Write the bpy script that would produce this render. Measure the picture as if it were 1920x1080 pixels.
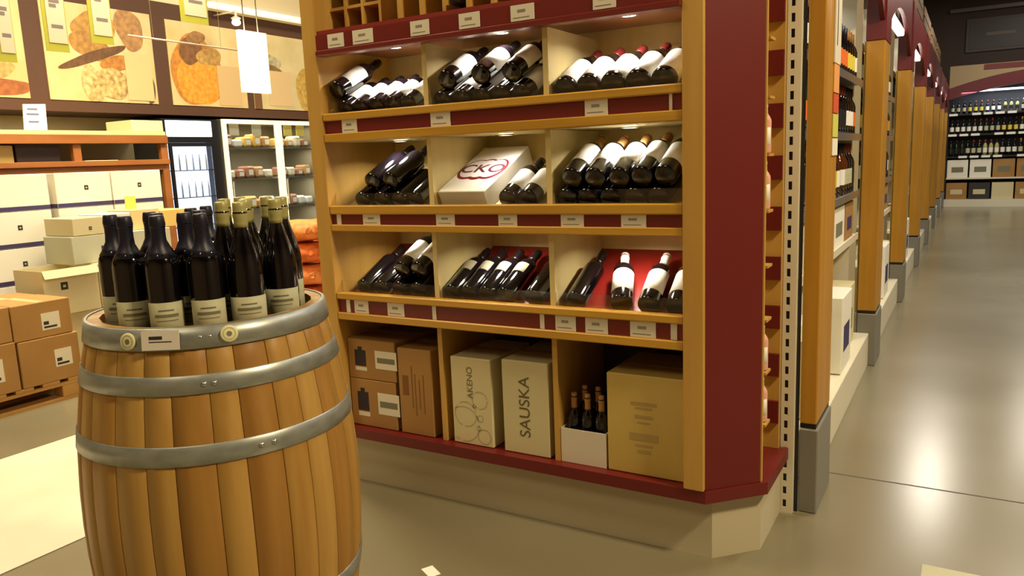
import bpy, bmesh, math, random
from mathutils import Vector, Matrix
random.seed(7)
for o in list(bpy.data.objects): bpy.data.objects.remove(o)
C = bpy.context.scene.collection
S = bpy.context.scene
PI = math.pi

# ------------------------------------------------------------ camera, world, lights, exposure
F = 1449.0; CAMH = 1.31
def nrm(v): return Vector(v).normalized()
_Y = nrm((862, -275, F)); _X = -nrm((-2480, -140, F))
_X = (_X - _Y * _X.dot(_Y)).normalized(); _Z = _Y.cross(_X).normalized()
if _Z.y > 0: _Z = -_Z
def w(v): return Vector((_X.dot(v), _Y.dot(v), _Z.dot(v)))     # camera (right, down, forward) -> world
CP = Vector((0, 0, CAMH))
cd = bpy.data.cameras.new('camera'); cam = bpy.data.objects.new('camera', cd); C.objects.link(cam)
r, u, b = w(Vector((1, 0, 0))), w(Vector((0, -1, 0))), w(Vector((0, 0, -1)))
cam.matrix_world = Matrix(((r.x, u.x, b.x, 0), (r.y, u.y, b.y, 0), (r.z, u.z, b.z, CAMH), (0, 0, 0, 1)))
cd.sensor_width = 36; cd.lens = 36 * F / 1920; cd.clip_end = 80; cd.clip_start = 0.02
S.camera = cam
def ray(px, py): return w(Vector((px - 960, py - 540, F)))
def at_y(px, py, y): d = ray(px, py); return CP + d * (y / d.y)
def at_x(px, py, x): d = ray(px, py); return CP + d * (x / d.x)
def at_z(px, py, z): d = ray(px, py); return CP + d * ((z - CAMH) / d.z)

S.view_settings.view_transform = 'Standard'; S.view_settings.look = 'None'
S.view_settings.gamma = 1; S.view_settings.use_curve_mapping = False
S.view_settings.exposure = 0.0
wd = bpy.data.worlds.new('world'); S.world = wd; wd.use_nodes = True
wd.node_tree.nodes['Background'].inputs[0].default_value = (1.0, 0.78, 0.5, 1)
wd.node_tree.nodes['Background'].inputs[1].default_value = 0.2

WARM3 = (1.0, 0.87, 0.62); WARM2 = (1.0, 0.81, 0.50); NEUT = (1.0, 0.92, 0.78); WHITE = (1.0, 0.94, 0.85)
def area(name, loc, size, power, col, rot=(0, 0, 0), sy=None):
    l = bpy.data.lights.new(name, 'AREA'); l.energy = power; l.color = col; l.size = size
    if sy: l.shape = 'RECTANGLE'; l.size_y = sy
    o = bpy.data.objects.new(name, l); o.location = loc; o.rotation_euler = rot; C.objects.link(o); return o
# ceiling lamps of the shop
area('ceiling_lamp', (-1.2, -1.2, 4.2), 1.2, 44, WARM2)
area('ceiling_lamp', (2.2, 1.6, 4.2), 0.5, 250, WARM2)
area('ceiling_lamp', (-3.6, 1.0, 4.2), 1.0, 90, WARM2)
area('ceiling_lamp', (-4.6, 3.4, 4.2), 1.0, 260, WARM3)
area('ceiling_lamp', (-4.6, 6.5, 4.2), 1.0, 110, WARM3)
for x, y, p in ((1.0, 4.6, 100), (0.9, 8.6, 120), (-0.35, 13.6, 110), (1.2, 16.4, 60)):
    area('ceiling_lamp', (x, y, 4.2), 0.35, p, NEUT, sy=1.4)

# ------------------------------------------------------------ materials
def lin(c): return tuple(((x / 255) / 12.92 if x / 255 <= 0.04045 else ((x / 255 + 0.055) / 1.055) ** 2.4) for x in c) + (1,)
_m = {}
def mat(name, c, rough=0.5, metal=0.0, c2=None, scale=(8, 8, 8), bump=0.0, coat=0.0, emit=0.0, ecol=None, spec=0.5, detail=4, nlo=.35, nhi=.65):
    if name in _m: return _m[name]
    m = bpy.data.materials.new(name); m.use_nodes = True; nt = m.node_tree; b = nt.nodes['Principled BSDF']
    b.inputs['Base Color'].default_value = lin(c); b.inputs['Roughness'].default_value = rough
    b.inputs['Metallic'].default_value = metal; b.inputs['Coat Weight'].default_value = coat
    b.inputs['Specular IOR Level'].default_value = spec
    if emit:
        b.inputs['Emission Color'].default_value = lin(ecol or c); b.inputs['Emission Strength'].default_value = emit
    if c2 or bump:
        tc = nt.nodes.new('ShaderNodeTexCoord'); mp = nt.nodes.new('ShaderNodeMapping'); mp.inputs['Scale'].default_value = scale
        no = nt.nodes.new('ShaderNodeTexNoise'); no.inputs['Scale'].default_value = 1.0; no.inputs['Detail'].default_value = detail
        nt.links.new(tc.outputs['Object'], mp.inputs[0]); nt.links.new(mp.outputs[0], no.inputs['Vector'])
        if c2:
            rp = nt.nodes.new('ShaderNodeValToRGB'); rp.color_ramp.elements[0].position = nlo; rp.color_ramp.elements[1].position = nhi
            rp.color_ramp.elements[0].color = lin(c); rp.color_ramp.elements[1].color = lin(c2)
            nt.links.new(no.outputs['Fac'], rp.inputs[0]); nt.links.new(rp.outputs[0], b.inputs['Base Color'])
        if bump:
            bp = nt.nodes.new('ShaderNodeBump'); bp.inputs['Strength'].default_value = bump; bp.inputs['Distance'].default_value = 0.01
            nt.links.new(no.outputs['Fac'], bp.inputs['Height']); nt.links.new(bp.outputs[0], b.inputs['Normal'])
    _m[name] = m; return m
def clear(name, tint=(1, 1, 1), refl=0.08):
    m = bpy.data.materials.new(name); m.use_nodes = True; nt = m.node_tree; nt.nodes.clear()
    o = nt.nodes.new('ShaderNodeOutputMaterial'); mx = nt.nodes.new('ShaderNodeMixShader')
    t = nt.nodes.new('ShaderNodeBsdfTransparent'); t.inputs[0].default_value = tint + (1,)
    g = nt.nodes.new('ShaderNodeBsdfGlossy'); g.inputs['Roughness'].default_value = 0.05
    fr = nt.nodes.new('ShaderNodeLayerWeight'); fr.inputs[0].default_value = 0.25
    ma = nt.nodes.new('ShaderNodeMath'); ma.operation = 'MULTIPLY_ADD'; ma.inputs[1].default_value = 0.5; ma.inputs[2].default_value = refl
    nt.links.new(fr.outputs['Fresnel'], ma.inputs[0]); nt.links.new(ma.outputs[0], mx.inputs[0])
    nt.links.new(t.outputs[0], mx.inputs[1]); nt.links.new(g.outputs[0], mx.inputs[2]); nt.links.new(mx.outputs[0], o.inputs[0]); return m

maple = mat('maple', (206, 164, 84), 0.45, c2=(190, 146, 68), scale=(9, 9, 1.2))
maple_rail = mat('maple_rail', (202, 154, 58), 0.35, c2=(184, 136, 44), scale=(1.5, 20, 20))
maple_pale = mat('maple_pale', (224, 206, 148), 0.5, c2=(212, 192, 130), scale=(9, 9, 1.0))
redlam = mat('red_laminate', (106, 26, 24), 0.42)
redstrip = mat('red_strip', (116, 40, 34), 0.3)
redboard = mat('red_board', (128, 28, 22), 0.4)
plinthm = mat('painted_plinth', (196, 186, 158), 0.45)
oak = [mat('oak_%d' % i, c, 0.5, c2=d, scale=(30, 30, 1.6), bump=0.03) for i, (c, d) in enumerate((
    ((178, 136, 64), (165, 120, 52)), ((185, 144, 72), (172, 129, 59)), ((163, 118, 52), (151, 104, 41)),
    ((176, 133, 61), (162, 117, 48)), ((187, 147, 75), (176, 133, 63)), ((169, 124, 55), (156, 109, 45))))]
hoopm = mat('galvanised_hoop', (172, 176, 170), 0.38, 0.6, c2=(150, 154, 150), scale=(18, 18, 40))
steel = mat('steel', (190, 192, 190), 0.3, 0.9)
glassd = mat('dark_bottle_glass', (10, 7, 12), 0.1, coat=0.5)
glassg = mat('green_black_glass', (18, 16, 12), 0.12, coat=0.4)
labelw = mat('white_label', (240, 238, 228), 0.6)
labelc = mat('cream_label', (196, 194, 160), 0.6, c2=(182, 180, 146), scale=(30, 30, 30))
inkm = mat('print_ink', (120, 118, 96), 0.7)
darkink = mat('dark_ink', (44, 40, 40), 0.7)
navy = mat('navy_capsule', (18, 15, 38), 0.45)
creamcap = mat('cream_capsule', (176, 168, 108), 0.4, 0.2)
blackcap = mat('black_capsule', (20, 16, 18), 0.35)
redcap = mat('red_capsule', (120, 40, 36), 0.4)
whitecap = mat('white_capsule', (238, 230, 214), 0.4)
corkcap = mat('tan_capsule', (176, 128, 70), 0.45)
tagm = mat('tag_paper', (224, 216, 196), 0.55)
carton = mat('brown_carton', (172, 130, 72), 0.75, c2=(162, 120, 64), scale=(3, 3, 3))
cartong = mat('golden_carton', (204, 176, 96), 0.7, c2=(194, 164, 84), scale=(3, 3, 3))
cartonc = mat('cream_carton', (214, 202, 158), 0.7)
cartonw = mat('white_carton', (240, 236, 222), 0.65)
cartongr = mat('greyish_carton', (196, 196, 170), 0.7)
purple = mat('purple_stripe', (62, 52, 96), 0.6)
pallm = mat('pallet_wood', (196, 150, 84), 0.7, c2=(172, 126, 64), scale=(12, 2, 12))
postw = mat('pillar_wood', (190, 138, 42), 0.4, c2=(174, 122, 34), scale=(14, 14, 1))
greyb = mat('grey_base', (126, 122, 112), 0.45)
blackm = mat('black_plastic', (22, 20, 22), 0.4)
offwh = mat('offwhite_metal', (226, 218, 194), 0.4)
slatwh = mat('perforated_metal', (228, 220, 196), 0.4)
brownw = mat('dark_brown_wall', (84, 54, 36), 0.7)
brbeam = mat('orange_brown_wood', (168, 104, 48), 0.5, c2=(150, 88, 38), scale=(6, 2, 6))
acryl = clear('clear_acrylic', refl=0.05)
doorgl = clear('cooler_glass', (0.93, 0.95, 0.96), 0.04)
lampw = mat('lamp_glow', (255, 246, 226), 0.5, emit=9.0)
coolglow = mat('cooler_glow', (226, 234, 255), 0.5, emit=2.6)
frameglow = mat('warm_frame_glow', (255, 234, 186), 0.5, emit=1.1)
signglow = mat('lit_sign', (255, 240, 190), 0.5, emit=1.9)

def floor_mat():
    m = bpy.data.materials.new('polished_concrete'); m.use_nodes = True; nt = m.node_tree; b = nt.nodes['Principled BSDF']
    tc = nt.nodes.new('ShaderNodeTexCoord')
    n1 = nt.nodes.new('ShaderNodeTexNoise'); n1.inputs['Scale'].default_value = .9; n1.inputs['Detail'].default_value = 2
    n2 = nt.nodes.new('ShaderNodeTexNoise'); n2.inputs['Scale'].default_value = 45; n2.inputs['Detail'].default_value = 3
    rp = nt.nodes.new('ShaderNodeValToRGB'); rp.color_ramp.elements[0].color = lin((116, 108, 84)); rp.color_ramp.elements[1].color = lin((130, 122, 98))
    rp.color_ramp.elements[0].position = .3; rp.color_ramp.elements[1].position = .7
    mr = nt.nodes.new('ShaderNodeMapRange'); mr.inputs[3].default_value = .2; mr.inputs[4].default_value = .27
    bp = nt.nodes.new('ShaderNodeBump'); bp.inputs['Strength'].default_value = .04
    for n in (n1, n2): nt.links.new(tc.outputs['Object'], n.inputs['Vector'])
    nt.links.new(n1.outputs[0], rp.inputs[0]); nt.links.new(rp.outputs[0], b.inputs['Base Color'])
    nt.links.new(n1.outputs[0], mr.inputs[0]); nt.links.new(mr.outputs[0], b.inputs['Roughness'])
    nt.links.new(n2.outputs[0], bp.inputs['Height']); nt.links.new(bp.outputs[0], b.inputs['Normal']); return m
concrete = floor_mat()

# ------------------------------------------------------------ mesh helpers
def BM(): return bmesh.new()
def box(bm, a, b, mi=0, bev=0.0):
    x0, y0, z0 = a; x1, y1, z1 = b
    vs = [bm.verts.new(p) for p in ((x0, y0, z0), (x1, y0, z0), (x1, y1, z0), (x0, y1, z0), (x0, y0, z1), (x1, y0, z1), (x1, y1, z1), (x0, y1, z1))]
    fs = [bm.faces.new([vs[i] for i in q]) for q in ((3, 2, 1, 0), (4, 5, 6, 7), (0, 1, 5, 4), (1, 2, 6, 5), (2, 3, 7, 6), (3, 0, 4, 7))]
    for f in fs: f.material_index = mi
    if bev:
        es = list({e for f in fs for e in f.edges})
        r_ = bmesh.ops.bevel(bm, geom=es, offset=bev, segments=1, affect='EDGES', profile=.5)
        for f in r_['faces']: f.material_index = mi
    return vs
def lathe(bm, prof, n=20, mi=0, c=(0, 0, 0), a0=0, a1=2 * PI, smooth=True):
    full = abs(a1 - a0 - 2 * PI) < 1e-6; k = n if full else n + 1
    rings = []
    for (r_, z) in prof:
        if r_ < 1e-6: rings.append([bm.verts.new((c[0], c[1], c[2] + z))])
        else: rings.append([bm.verts.new((c[0] + r_ * math.cos(a0 + (a1 - a0) * i / n), c[1] + r_ * math.sin(a0 + (a1 - a0) * i / n), c[2] + z)) for i in range(k)])
    for A, B in zip(rings, rings[1:]):
        for i in range(n):
            j = (i + 1) % k
            if len(A) == 1 and len(B) == 1: continue
            if len(A) == 1: q = (A[0], B[j], B[i])
            elif len(B) == 1: q = (A[i], A[j], B[0])
            else: q = (A[i], A[j], B[j], B[i])
            f = bm.faces.new(q); f.smooth = smooth; f.material_index = mi
def rod(bm, p0, p1, r_, n=8, mi=0):
    p0, p1 = Vector(p0), Vector(p1); d = (p1 - p0).normalized(); a = d.orthogonal().normalized(); b_ = d.cross(a)
    R = [[bm.verts.new(p + (a * math.cos(2 * PI * i / n) + b_ * math.sin(2 * PI * i / n)) * r_) for i in range(n)] for p in (p0, p1)]
    for i in range(n):
        f = bm.faces.new((R[0][i], R[0][(i + 1) % n], R[1][(i + 1) % n], R[1][i])); f.material_index = mi; f.smooth = True
    bm.faces.new(R[0][::-1]).material_index = mi; bm.faces.new(R[1]).material_index = mi
def prism(bm, pts, z0, z1, mi=0):           # polygon in XY extruded in Z
    a = [bm.verts.new((x, y, z0)) for x, y in pts]; b_ = [bm.verts.new((x, y, z1)) for x, y in pts]
    bm.faces.new(a[::-1]).material_index = mi; bm.faces.new(b_).material_index = mi
    for i in range(len(pts)):
        j = (i + 1) % len(pts); bm.faces.new((a[i], a[j], b_[j], b_[i])).material_index = mi
def quadslab(bm, pts, d, mi=0):             # 3D polygon + thickness vector
    d = Vector(d); a = [bm.verts.new(p) for p in pts]; b_ = [bm.verts.new(Vector(p) + d) for p in pts]
    bm.faces.new(a).material_index = mi; bm.faces.new(b_[::-1]).material_index = mi
    for i in range(len(pts)):
        j = (i + 1) % len(pts); bm.faces.new((a[j], a[i], b_[i], b_[j])).material_index = mi
def mesh_of(name, bm, mats):
    bmesh.ops.recalc_face_normals(bm, faces=bm.faces)
    me = bpy.data.meshes.new(name); bm.to_mesh(me); bm.free()
    for m in (mats if isinstance(mats, (list, tuple)) else [mats]): me.materials.append(m)
    return me
def root_of(o):
    while o.parent: o = o.parent
    return o
def part(name, bm, mats, parent, local=False, label=None):   # verts given in world coordinates unless local
    if not local:
        off = -root_of(parent).location
        for v in bm.verts: v.co += off
    o = bpy.data.objects.new(name, mesh_of(name, bm, mats)); C.objects.link(o); o.parent = parent
    if label: o['label'] = label
    return o
def tag(o, label, cat, group=None):
    o['label'] = label; o['category'] = cat
    if group: o['group'] = group
    return o
def thing(name, label, cat, loc=(0, 0, 0), group=None):
    o = bpy.data.objects.new(name, None); o.empty_display_size = .05; C.objects.link(o); o.location = loc
    return tag(o, label, cat, group)
def solo(name, bm, mats, label, cat, group=None, loc=(0, 0, 0)):
    for v in bm.verts: v.co -= Vector(loc)
    o = bpy.data.objects.new(name, mesh_of(name, bm, mats)); C.objects.link(o); o.location = loc
    return tag(o, label, cat, group)
def struct(name, bm, mats, parent=None):
    o = bpy.data.objects.new(name, mesh_of(name, bm, mats)); C.objects.link(o)
    if parent: o.parent = parent
    else: o['kind'] = 'structure'
    return o
def text_bm(s, size, M, depth=0.0004, align='CENTER', bold=0.0, sx=1.0):
    cu = bpy.data.curves.new('t', 'FONT'); cu.body = s; cu.size = size; cu.extrude = depth; cu.align_x = align; cu.align_y = 'CENTER'; cu.offset = bold
    o = bpy.data.objects.new('t', cu); C.objects.link(o); bpy.context.view_layer.update()
    me = bpy.data.meshes.new_from_object(o.evaluated_get(bpy.context.evaluated_depsgraph_get()))
    bm = BM(); bm.from_mesh(me)
    for v in bm.verts: v.co.x *= sx
    bm.transform(M); bpy.data.objects.remove(o); bpy.data.curves.remove(cu); bpy.data.meshes.remove(me); return bm
def frame_m(o, x, y):                      # matrix from origin + local x,y dirs
    x, y = Vector(x).normalized(), Vector(y).normalized(); z = x.cross(y)
    return Matrix(((x.x, y.x, z.x, o[0]), (x.y, y.y, z.y, o[1]), (x.z, y.z, z.z, o[2]), (0, 0, 0, 1)))
ORD = ['first', 'second', 'third', 'fourth', 'fifth', 'sixth', 'seventh', 'eighth', 'ninth', 'tenth', 'eleventh', 'twelfth',
       'thirteenth', 'fourteenth', 'fifteenth', 'sixteenth', 'seventeenth', 'eighteenth', 'nineteenth', 'twentieth', 'twenty-first', 'twenty-second', 'twenty-third', 'twenty-fourth']

# ------------------------------------------------------------ setting
bm = BM(); box(bm, (-7.8, -4.2, -0.1), (5, 19, 0)); fl = struct('floor', bm, concrete)
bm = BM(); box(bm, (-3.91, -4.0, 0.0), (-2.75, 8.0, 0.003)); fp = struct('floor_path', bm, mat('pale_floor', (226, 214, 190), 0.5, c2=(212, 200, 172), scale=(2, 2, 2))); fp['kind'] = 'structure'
bm = BM(); box(bm, (-0.9, 3.205, 0.0), (5, 3.213, 0.0008)); struct('floor_joint', bm, mat('joint', (84, 78, 64), 0.7))
bm = BM(); box(bm, (-7.8, -4.2, 4.5), (5, 19, 4.6)); struct('ceiling', bm, mat('ceiling_grey', (70, 60, 48), 0.8))
bm = BM(); box(bm, (-7.8, -4.2, 0), (-7.7, 19, 4.5)); wl = struct('wall_left', bm, mat('cream_wall', (226, 206, 160), 0.7))
bm = BM(); box(bm, (-7.7, -4.2, 1.9), (-7.04, 12, 3.0)); struct('wall_bulkhead', bm, brownw)['kind'] = 'structure'
bm = BM(); box(bm, (-7.7, 18.9, 0), (5, 19, 4.5)); struct('wall_far', bm, mat('dark_far_wall', (62, 48, 42), 0.8))
bm = BM(); box(bm, (-7.7, -4.2, 0), (5, -4.1, 4.5)); struct('wall_near', bm, mat('near_wall', (150, 128, 96), 0.8))
bm = BM(); box(bm, (4.9, -4.1, 0), (5, 18.9, 4.5)); struct('wall_right', bm, mat('right_wall', (120, 104, 84), 0.8))

# ------------------------------------------------------------ bottles
KIND = {
    'bordeaux': ([(0, .004), (.03, 0), (.0365, .005), (.0375, .012), (.0375, .185), (.0355, .198), (.028, .213), (.018, .228), (.0148, .24), (.0145, .272), (.0165, .274), (.0165, .284), (.0145, .286), (.0145, .298), (0, .298)], .232, .3, .0375),
    'burgundy': ([(0, .004), (.033, 0), (.0400, .006), (.0408, .014), (.0408, .150), (.0385, .175), (.032, .205), (.022, .235), (.0155, .262), (.0148, .285), (.0168, .287), (.0168, .297), (.0148, .299), (.0148, .318), (0, .318)], .258, .32, .0408),
    'spirit': ([(0, .004), (.03, 0), (.0365, .005), (.0375, .012), (.0375, .20), (.030, .222), (.015, .24), (.014, .28), (0, .28)], .245, .285, .0375)}
def body_bm(kind, n=22, mi=0):
    bm = BM(); lathe(bm, KIND[kind][0], n, mi); return bm
def capsule_into(bm, kind, z0=None, n=16, mi=0):
    pr, zc, L, r_ = KIND[kind]; zc = z0 or zc
    def rad(z):
        for (ra, za), (rb, zb) in zip(pr, pr[1:]):
            if za <= z <= zb and zb > za: return ra + (rb - ra) * (z - za) / (zb - za)
        return .0145
    zs = [zc + (L - .003 - zc) * i / 6 for i in range(7)]
    lathe(bm, [(0, zc)] + [(rad(z) + .0009, z) for z in zs] + [(.0135, L), (0, L)], n, mi)
def label_into(bm, r_, z0, z1, arc=2.5, n=14, mi=0, ink=None, cyl=True):
    a = -PI / 2
    lathe(bm, [(r_ + .0002, z0), (r_ + .0006, z0 + .0003), (r_ + .0006, z1 - .0003), (r_ + .0002, z1)], n, mi, a0=a - arc / 2, a1=a + arc / 2)
    if ink is not None:
        h = z1 - z0
        for f0, f1, wd_ in ((.78, .82, .35), (.62, .70, .55), (.52, .545, .5), (.30, .32, .6), (.12, .14, .45)):
            lathe(bm, [(r_ + .0009, z0 + h * f0), (r_ + .0009, z0 + h * f1)], 6, ink, a0=a - arc * wd_ / 2, a1=a + arc * wd_ / 2)
_bm = {}
def bottle_meshes(key, kind, glass, lab, lz, cap, capz=None, ink=True, arc=2.5):
    if key not in _bm:
        g = mesh_of('glass_body', body_bm(kind), glass); l = None
        if lab:
            b_ = BM(); label_into(b_, KIND[kind][3], lz[0], lz[1], arc, ink=1 if ink else None); l = mesh_of('label', b_, [lab, inkm])
        c = None
        if cap:
            b_ = BM(); capsule_into(b_, kind, capz); c = mesh_of('capsule', b_, cap)
        _bm[key] = (g, l, c)
    return _bm[key]
def bottle(key, label, loc, M=None, group=None, cat='bottle', tint=None):
    g, l, c = _bm[key]
    t = thing('wine_bottle', label, cat, loc, group)
    if M: t.matrix_world = M
    for nm, me in (('glass_body', g), ('label', l), ('capsule', c)):
        if me:
            o = bpy.data.objects.new(nm, me); C.objects.link(o); o.parent = t
    return t
def lie(base, tilt, yaw=0.0):              # matrix of a bottle lying neck away/up, label upward
    t, y = math.radians(tilt), math.radians(yaw)
    d = Vector((math.sin(y) * math.cos(t), math.cos(y) * math.cos(t), math.sin(t)))
    up = (Vector((0, 0, 1)) - d * d.z).normalized()
    Y_ = -up; X_ = Y_.cross(d)
    return Matrix(((X_.x, Y_.x, d.x, base[0]), (X_.y, Y_.y, d.y, base[1]), (X_.z, Y_.z, d.z, base[2]), (0, 0, 0, 1)))
bottle_meshes('barrel_navy', 'bordeaux', glassd, labelc, (.02, .108), navy, .205)
bottle_meshes('barrel_cream', 'burgundy', glassd, labelc, (.02, .104), creamcap, .262)
bottle_meshes('white', 'bordeaux', glassd, labelw, (.055, .165), blackcap, ink=False, arc=3.6)
bottle_meshes('big_white', 'burgundy', glassg, labelw, (.022, .165), redcap, ink=False, arc=3.9)
bottle_meshes('tan', 'bordeaux', glassd, labelw, (.075, .185), corkcap, ink=False, arc=3.6)
bottle_meshes('plain', 'bordeaux', glassd, None, None, blackcap)
bottle_meshes('small_label', 'bordeaux', glassd, mat('grey_label', (150, 140, 120), .5), (.12, .175), blackcap, arc=1.5, ink=False)
bottle_meshes('whitecap', 'bordeaux', glassd, labelw, (.05, .165), whitecap, .235, arc=2.6, ink=False)

# ------------------------------------------------------------ wine display unit
U = thing('wine_display_unit', 'large maple wine display unit with red trim, three tiers and chamfered red corner', 'shelf unit', (-1.45, 2.5, 0))
XL, XR, YF, YB = -2.175, -0.742, 2.28, 2.71
bm = BM(); prism(bm, [(-2.25, 2.33), (-.666, 2.33), (-.541, 2.457), (-.541, 2.76), (-.8, 2.76), (-.8, 3.0), (-2.25, 3.0)], 0, .208); part('plinth', bm, plinthm, U)
bm = BM(); prism(bm, [(-2.27, 2.275), (-.672, 2.275), (-.515, 2.435), (-.515, 2.765), (-.8, 2.765), (-.8, 3.0), (-2.27, 3.0)], .209, .250); part('base_board', bm, redlam, U)
TOP = 2.35
bm = BM(); box(bm, (-2.245, 2.27, .251), (XL, 2.76, TOP), bev=.003); part('side_panel', bm, maple, U)
bm = BM(); box(bm, (XR, 2.27, .251), (-.676, 2.75, TOP), bev=.003); part('side_panel', bm, maple, U)
DX = [-1.7, -1.212]
for i, (z0, z1) in enumerate(((.251, .70), (.735, 1.06), (1.09, 1.404), (1.43, 1.73))):
    for x in DX:
        bm = BM(); box(bm, (x - .010, 2.312, z0), (x + .010, YB, z1)); part('divider', bm, maple_pale if i else maple, U)
xs = [XL, DX[0] - .01, DX[0] + .01, DX[1] - .01, DX[1] + .01, XR]
bm = BM(); box(bm, (XL, YB, .251), (XR, YB + .02, TOP)); part('back_panel', bm, maple_pale, U)
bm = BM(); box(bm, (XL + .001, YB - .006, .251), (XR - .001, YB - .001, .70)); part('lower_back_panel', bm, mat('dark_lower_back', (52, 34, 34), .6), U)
# tiers: (rail top, lip z etc.)
tiers = ((.813, .786, .732, .703), (1.160, 1.126, 1.086, 1.060), (1.514, 1.486, 1.437, 1.405))
SIDES = [maple_pale]
for ti, (a, b_, c_, d_) in enumerate(tiers):
    bm = BM(); box(bm, (XL, 2.275, b_), (XR, 2.312, a), bev=.004); part('top_rail', bm, maple_rail, U)
    bm = BM(); box(bm, (XL, 2.275, d_), (XR, 2.312, c_), bev=.003); part('bottom_rail', bm, maple_rail, U)
    bm = BM(); box(bm, (XL, 2.287, c_), (XR, 2.312, b_)); part('price_strip', bm, redstrip, U)
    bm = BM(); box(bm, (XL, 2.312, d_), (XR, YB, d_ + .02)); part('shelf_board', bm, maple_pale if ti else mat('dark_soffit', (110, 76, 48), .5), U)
    z0 = a - .038
    for k in range(3):
        x0, x1 = xs[2 * k] + .001, xs[2 * k + 1] - .001
        bm = BM(); quadslab(bm, [(x0, 2.322, z0), (x1, 2.322, z0), (x1, YB - .002, z0 + .187), (x0, YB - .002, z0 + .187)], (0, .005, -.012))
        part('sloping_board', bm, redboard if ti == 0 else maple_pale, U, label='red sloping board' if ti == 0 else None)
        bm = BM(); box(bm, (x0, 2.3125, a - .02), (x1, 2.3165, a + .045)); part('clear_lip', bm, acryl, U, label='clear acrylic lip')
# soffit + fascia
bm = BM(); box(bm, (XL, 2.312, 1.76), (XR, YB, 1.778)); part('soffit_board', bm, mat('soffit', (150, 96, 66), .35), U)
bm = BM(); box(bm, (XL, 2.262, 1.728), (XR, 2.312, 1.748), bev=.003); box(bm, (XL, 2.272, 1.748), (XR, 2.312, 1.806)); part('red_fascia', bm, redstrip, U)
bm = BM(); box(bm, (XL, 2.28, 1.807), (XR, YB, 1.822)); part('upper_shelf', bm, mat('red_shelf', (140, 46, 38), .4), U)
# cubbies
for x in (-2.095, -2.01, -1.925):
    bm = BM(); box(bm, (x - .006, 2.36, 1.823), (x + .006, YB, TOP - .03)); part('cubby_divider', bm, maple, U)
for z in (1.905, 1.99, 2.075, 2.16, 2.245):
    bm = BM(); box(bm, (XL, 2.362, z), (-1.931, YB, z + .011)); part('cubby_shelf', bm, maple, U)
x = -1.82
while x < -.76:
    bm = BM(); box(bm, (x - .008, 2.34, 1.823), (x + .008, YB, TOP - .03)); part('cubby_divider', bm, maple, U); x += .1
bm = BM(); box(bm, (XL, 2.27, TOP - .029), (XR, YB, TOP)); part('top_board', bm, maple, U)
# corner panel, side recess
th = Vector((1, 1, 0)).normalized(); nn = Vector((-1, 1, 0)).normalized() * .018
a = Vector((-.6745, 2.285, 0)); e = Vector((-.537, 2.4225, 0))
bm = BM(); prism(bm, [(a.x, a.y), (e.x, e.y), (e.x + nn.x, e.y + nn.y), (a.x + nn.x, a.y + nn.y)], .251, TOP); part('corner_panel', bm, redlam, U, label='red chamfered corner panel')
bm = BM(); box(bm, (e.x - .010, e.y + .002, .251), (e.x + .004, e.y + .018, TOP)); part('corner_edging', bm, maple, U)
bm = BM(); box(bm, (-.675, 2.742, .251), (-.545, 2.758, TOP)); part('end_panel', bm, maple, U)
bm = BM(); box(bm, (-.674, 2.46, .251), (-.664, 2.741, TOP)); part('recess_back', bm, maple, U)
for k in range(12):
    z = .43 + k * .172
    if z > TOP - .05: break
    bm = BM(); box(bm, (-.663, 2.445, z), (-.527, 2.51, z + .008)); part('side_shelf', bm, maple, U)
    bm = BM(); box(bm, (-.64, 2.728, z - .082), (-.5455, 2.7413, z - .001)); part('side_price_strip', bm, redlam, U)
# downlights under every tier
dl_m = mat('downlight_glow', (255, 244, 220), .5, emit=14)
for k, (xa, xb) in enumerate(((XL, DX[0]), (DX[0], DX[1]), (DX[1], XR))):
    for zt, nm in ((1.759, 2), (1.403, 1), (1.058, 0)):
        cx = (xa + xb) / 2
        bm = BM(); lathe(bm, [(0, zt - .004), (.024, zt - .004), (.024, zt - .0005), (0, zt - .0005)], 18, 0, (cx, 2.45, 0)); lathe(bm, [(.024, zt - .005), (.031, zt - .005), (.031, zt - .0003), (.024, zt - .0003)], 18, 1, (cx, 2.45, 0))
        part('downlight', bm, [dl_m, steel], U)
        l = bpy.data.lights.new('downlight_lamp', 'AREA'); l.shape = 'DISK'; l.size = .045; l.energy = .7 if (nm == 1 and k == 1) else (1.9 if zt > 1.1 else 1.2); l.color = WHITE if zt > 1.1 else (1, .9, .72); l.spread = 2.6
        lo = bpy.data.objects.new('downlight_lamp', l); lo.location = (cx, 2.45, zt - .007); C.objects.link(lo)
# price labels on the strips
def price(px0, px1, py, zc, h, yf, blank=False):
    x0, x1 = at_y(px0, py, yf).x, at_y(px1, py, yf).x
    bm = BM(); box(bm, (x0, yf - .0025, zc - h / 2), (x1, yf, zc + h / 2))
    if not blank and x1 - x0 > .04:
        wd_ = x1 - x0
        for i in range(5): box(bm, (x0 + wd_ * (.3 + .07 * i), yf - .003, zc + h * .02), (x0 + wd_ * (.35 + .07 * i), yf - .0025, zc + h * .2), 1)
        box(bm, (x0 + wd_ * .1, yf - .003, zc - h * .32), (x0 + wd_ * .8, yf - .0025, zc - h * .27), 1)
    part('price_label', bm, [tagm, mat('soft_ink', (128, 118, 104), .6)], U)
for p0, p1, py in ((615, 645, 78), (662, 700, 73), (770, 805, 53), (861, 900, 40), (958, 1002, 25), (1112, 1155, 2)): price(p0, p1, py, 1.777, .050, 2.2718)
for p0, p1, py in ((642, 670, 237), (808, 845, 224), (1097, 1140, 200), (1255, 1261, 190)): price(p0, p1, py, 1.462, .05, 2.2868)
for p0, p1, py in ((632, 640, 405), (681, 713, 406), (818, 853, 407), (935, 970, 408), (1052, 1095, 409), (1165, 1212, 410)): price(p0, p1, py, 1.106, .042, 2.2868)
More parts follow.
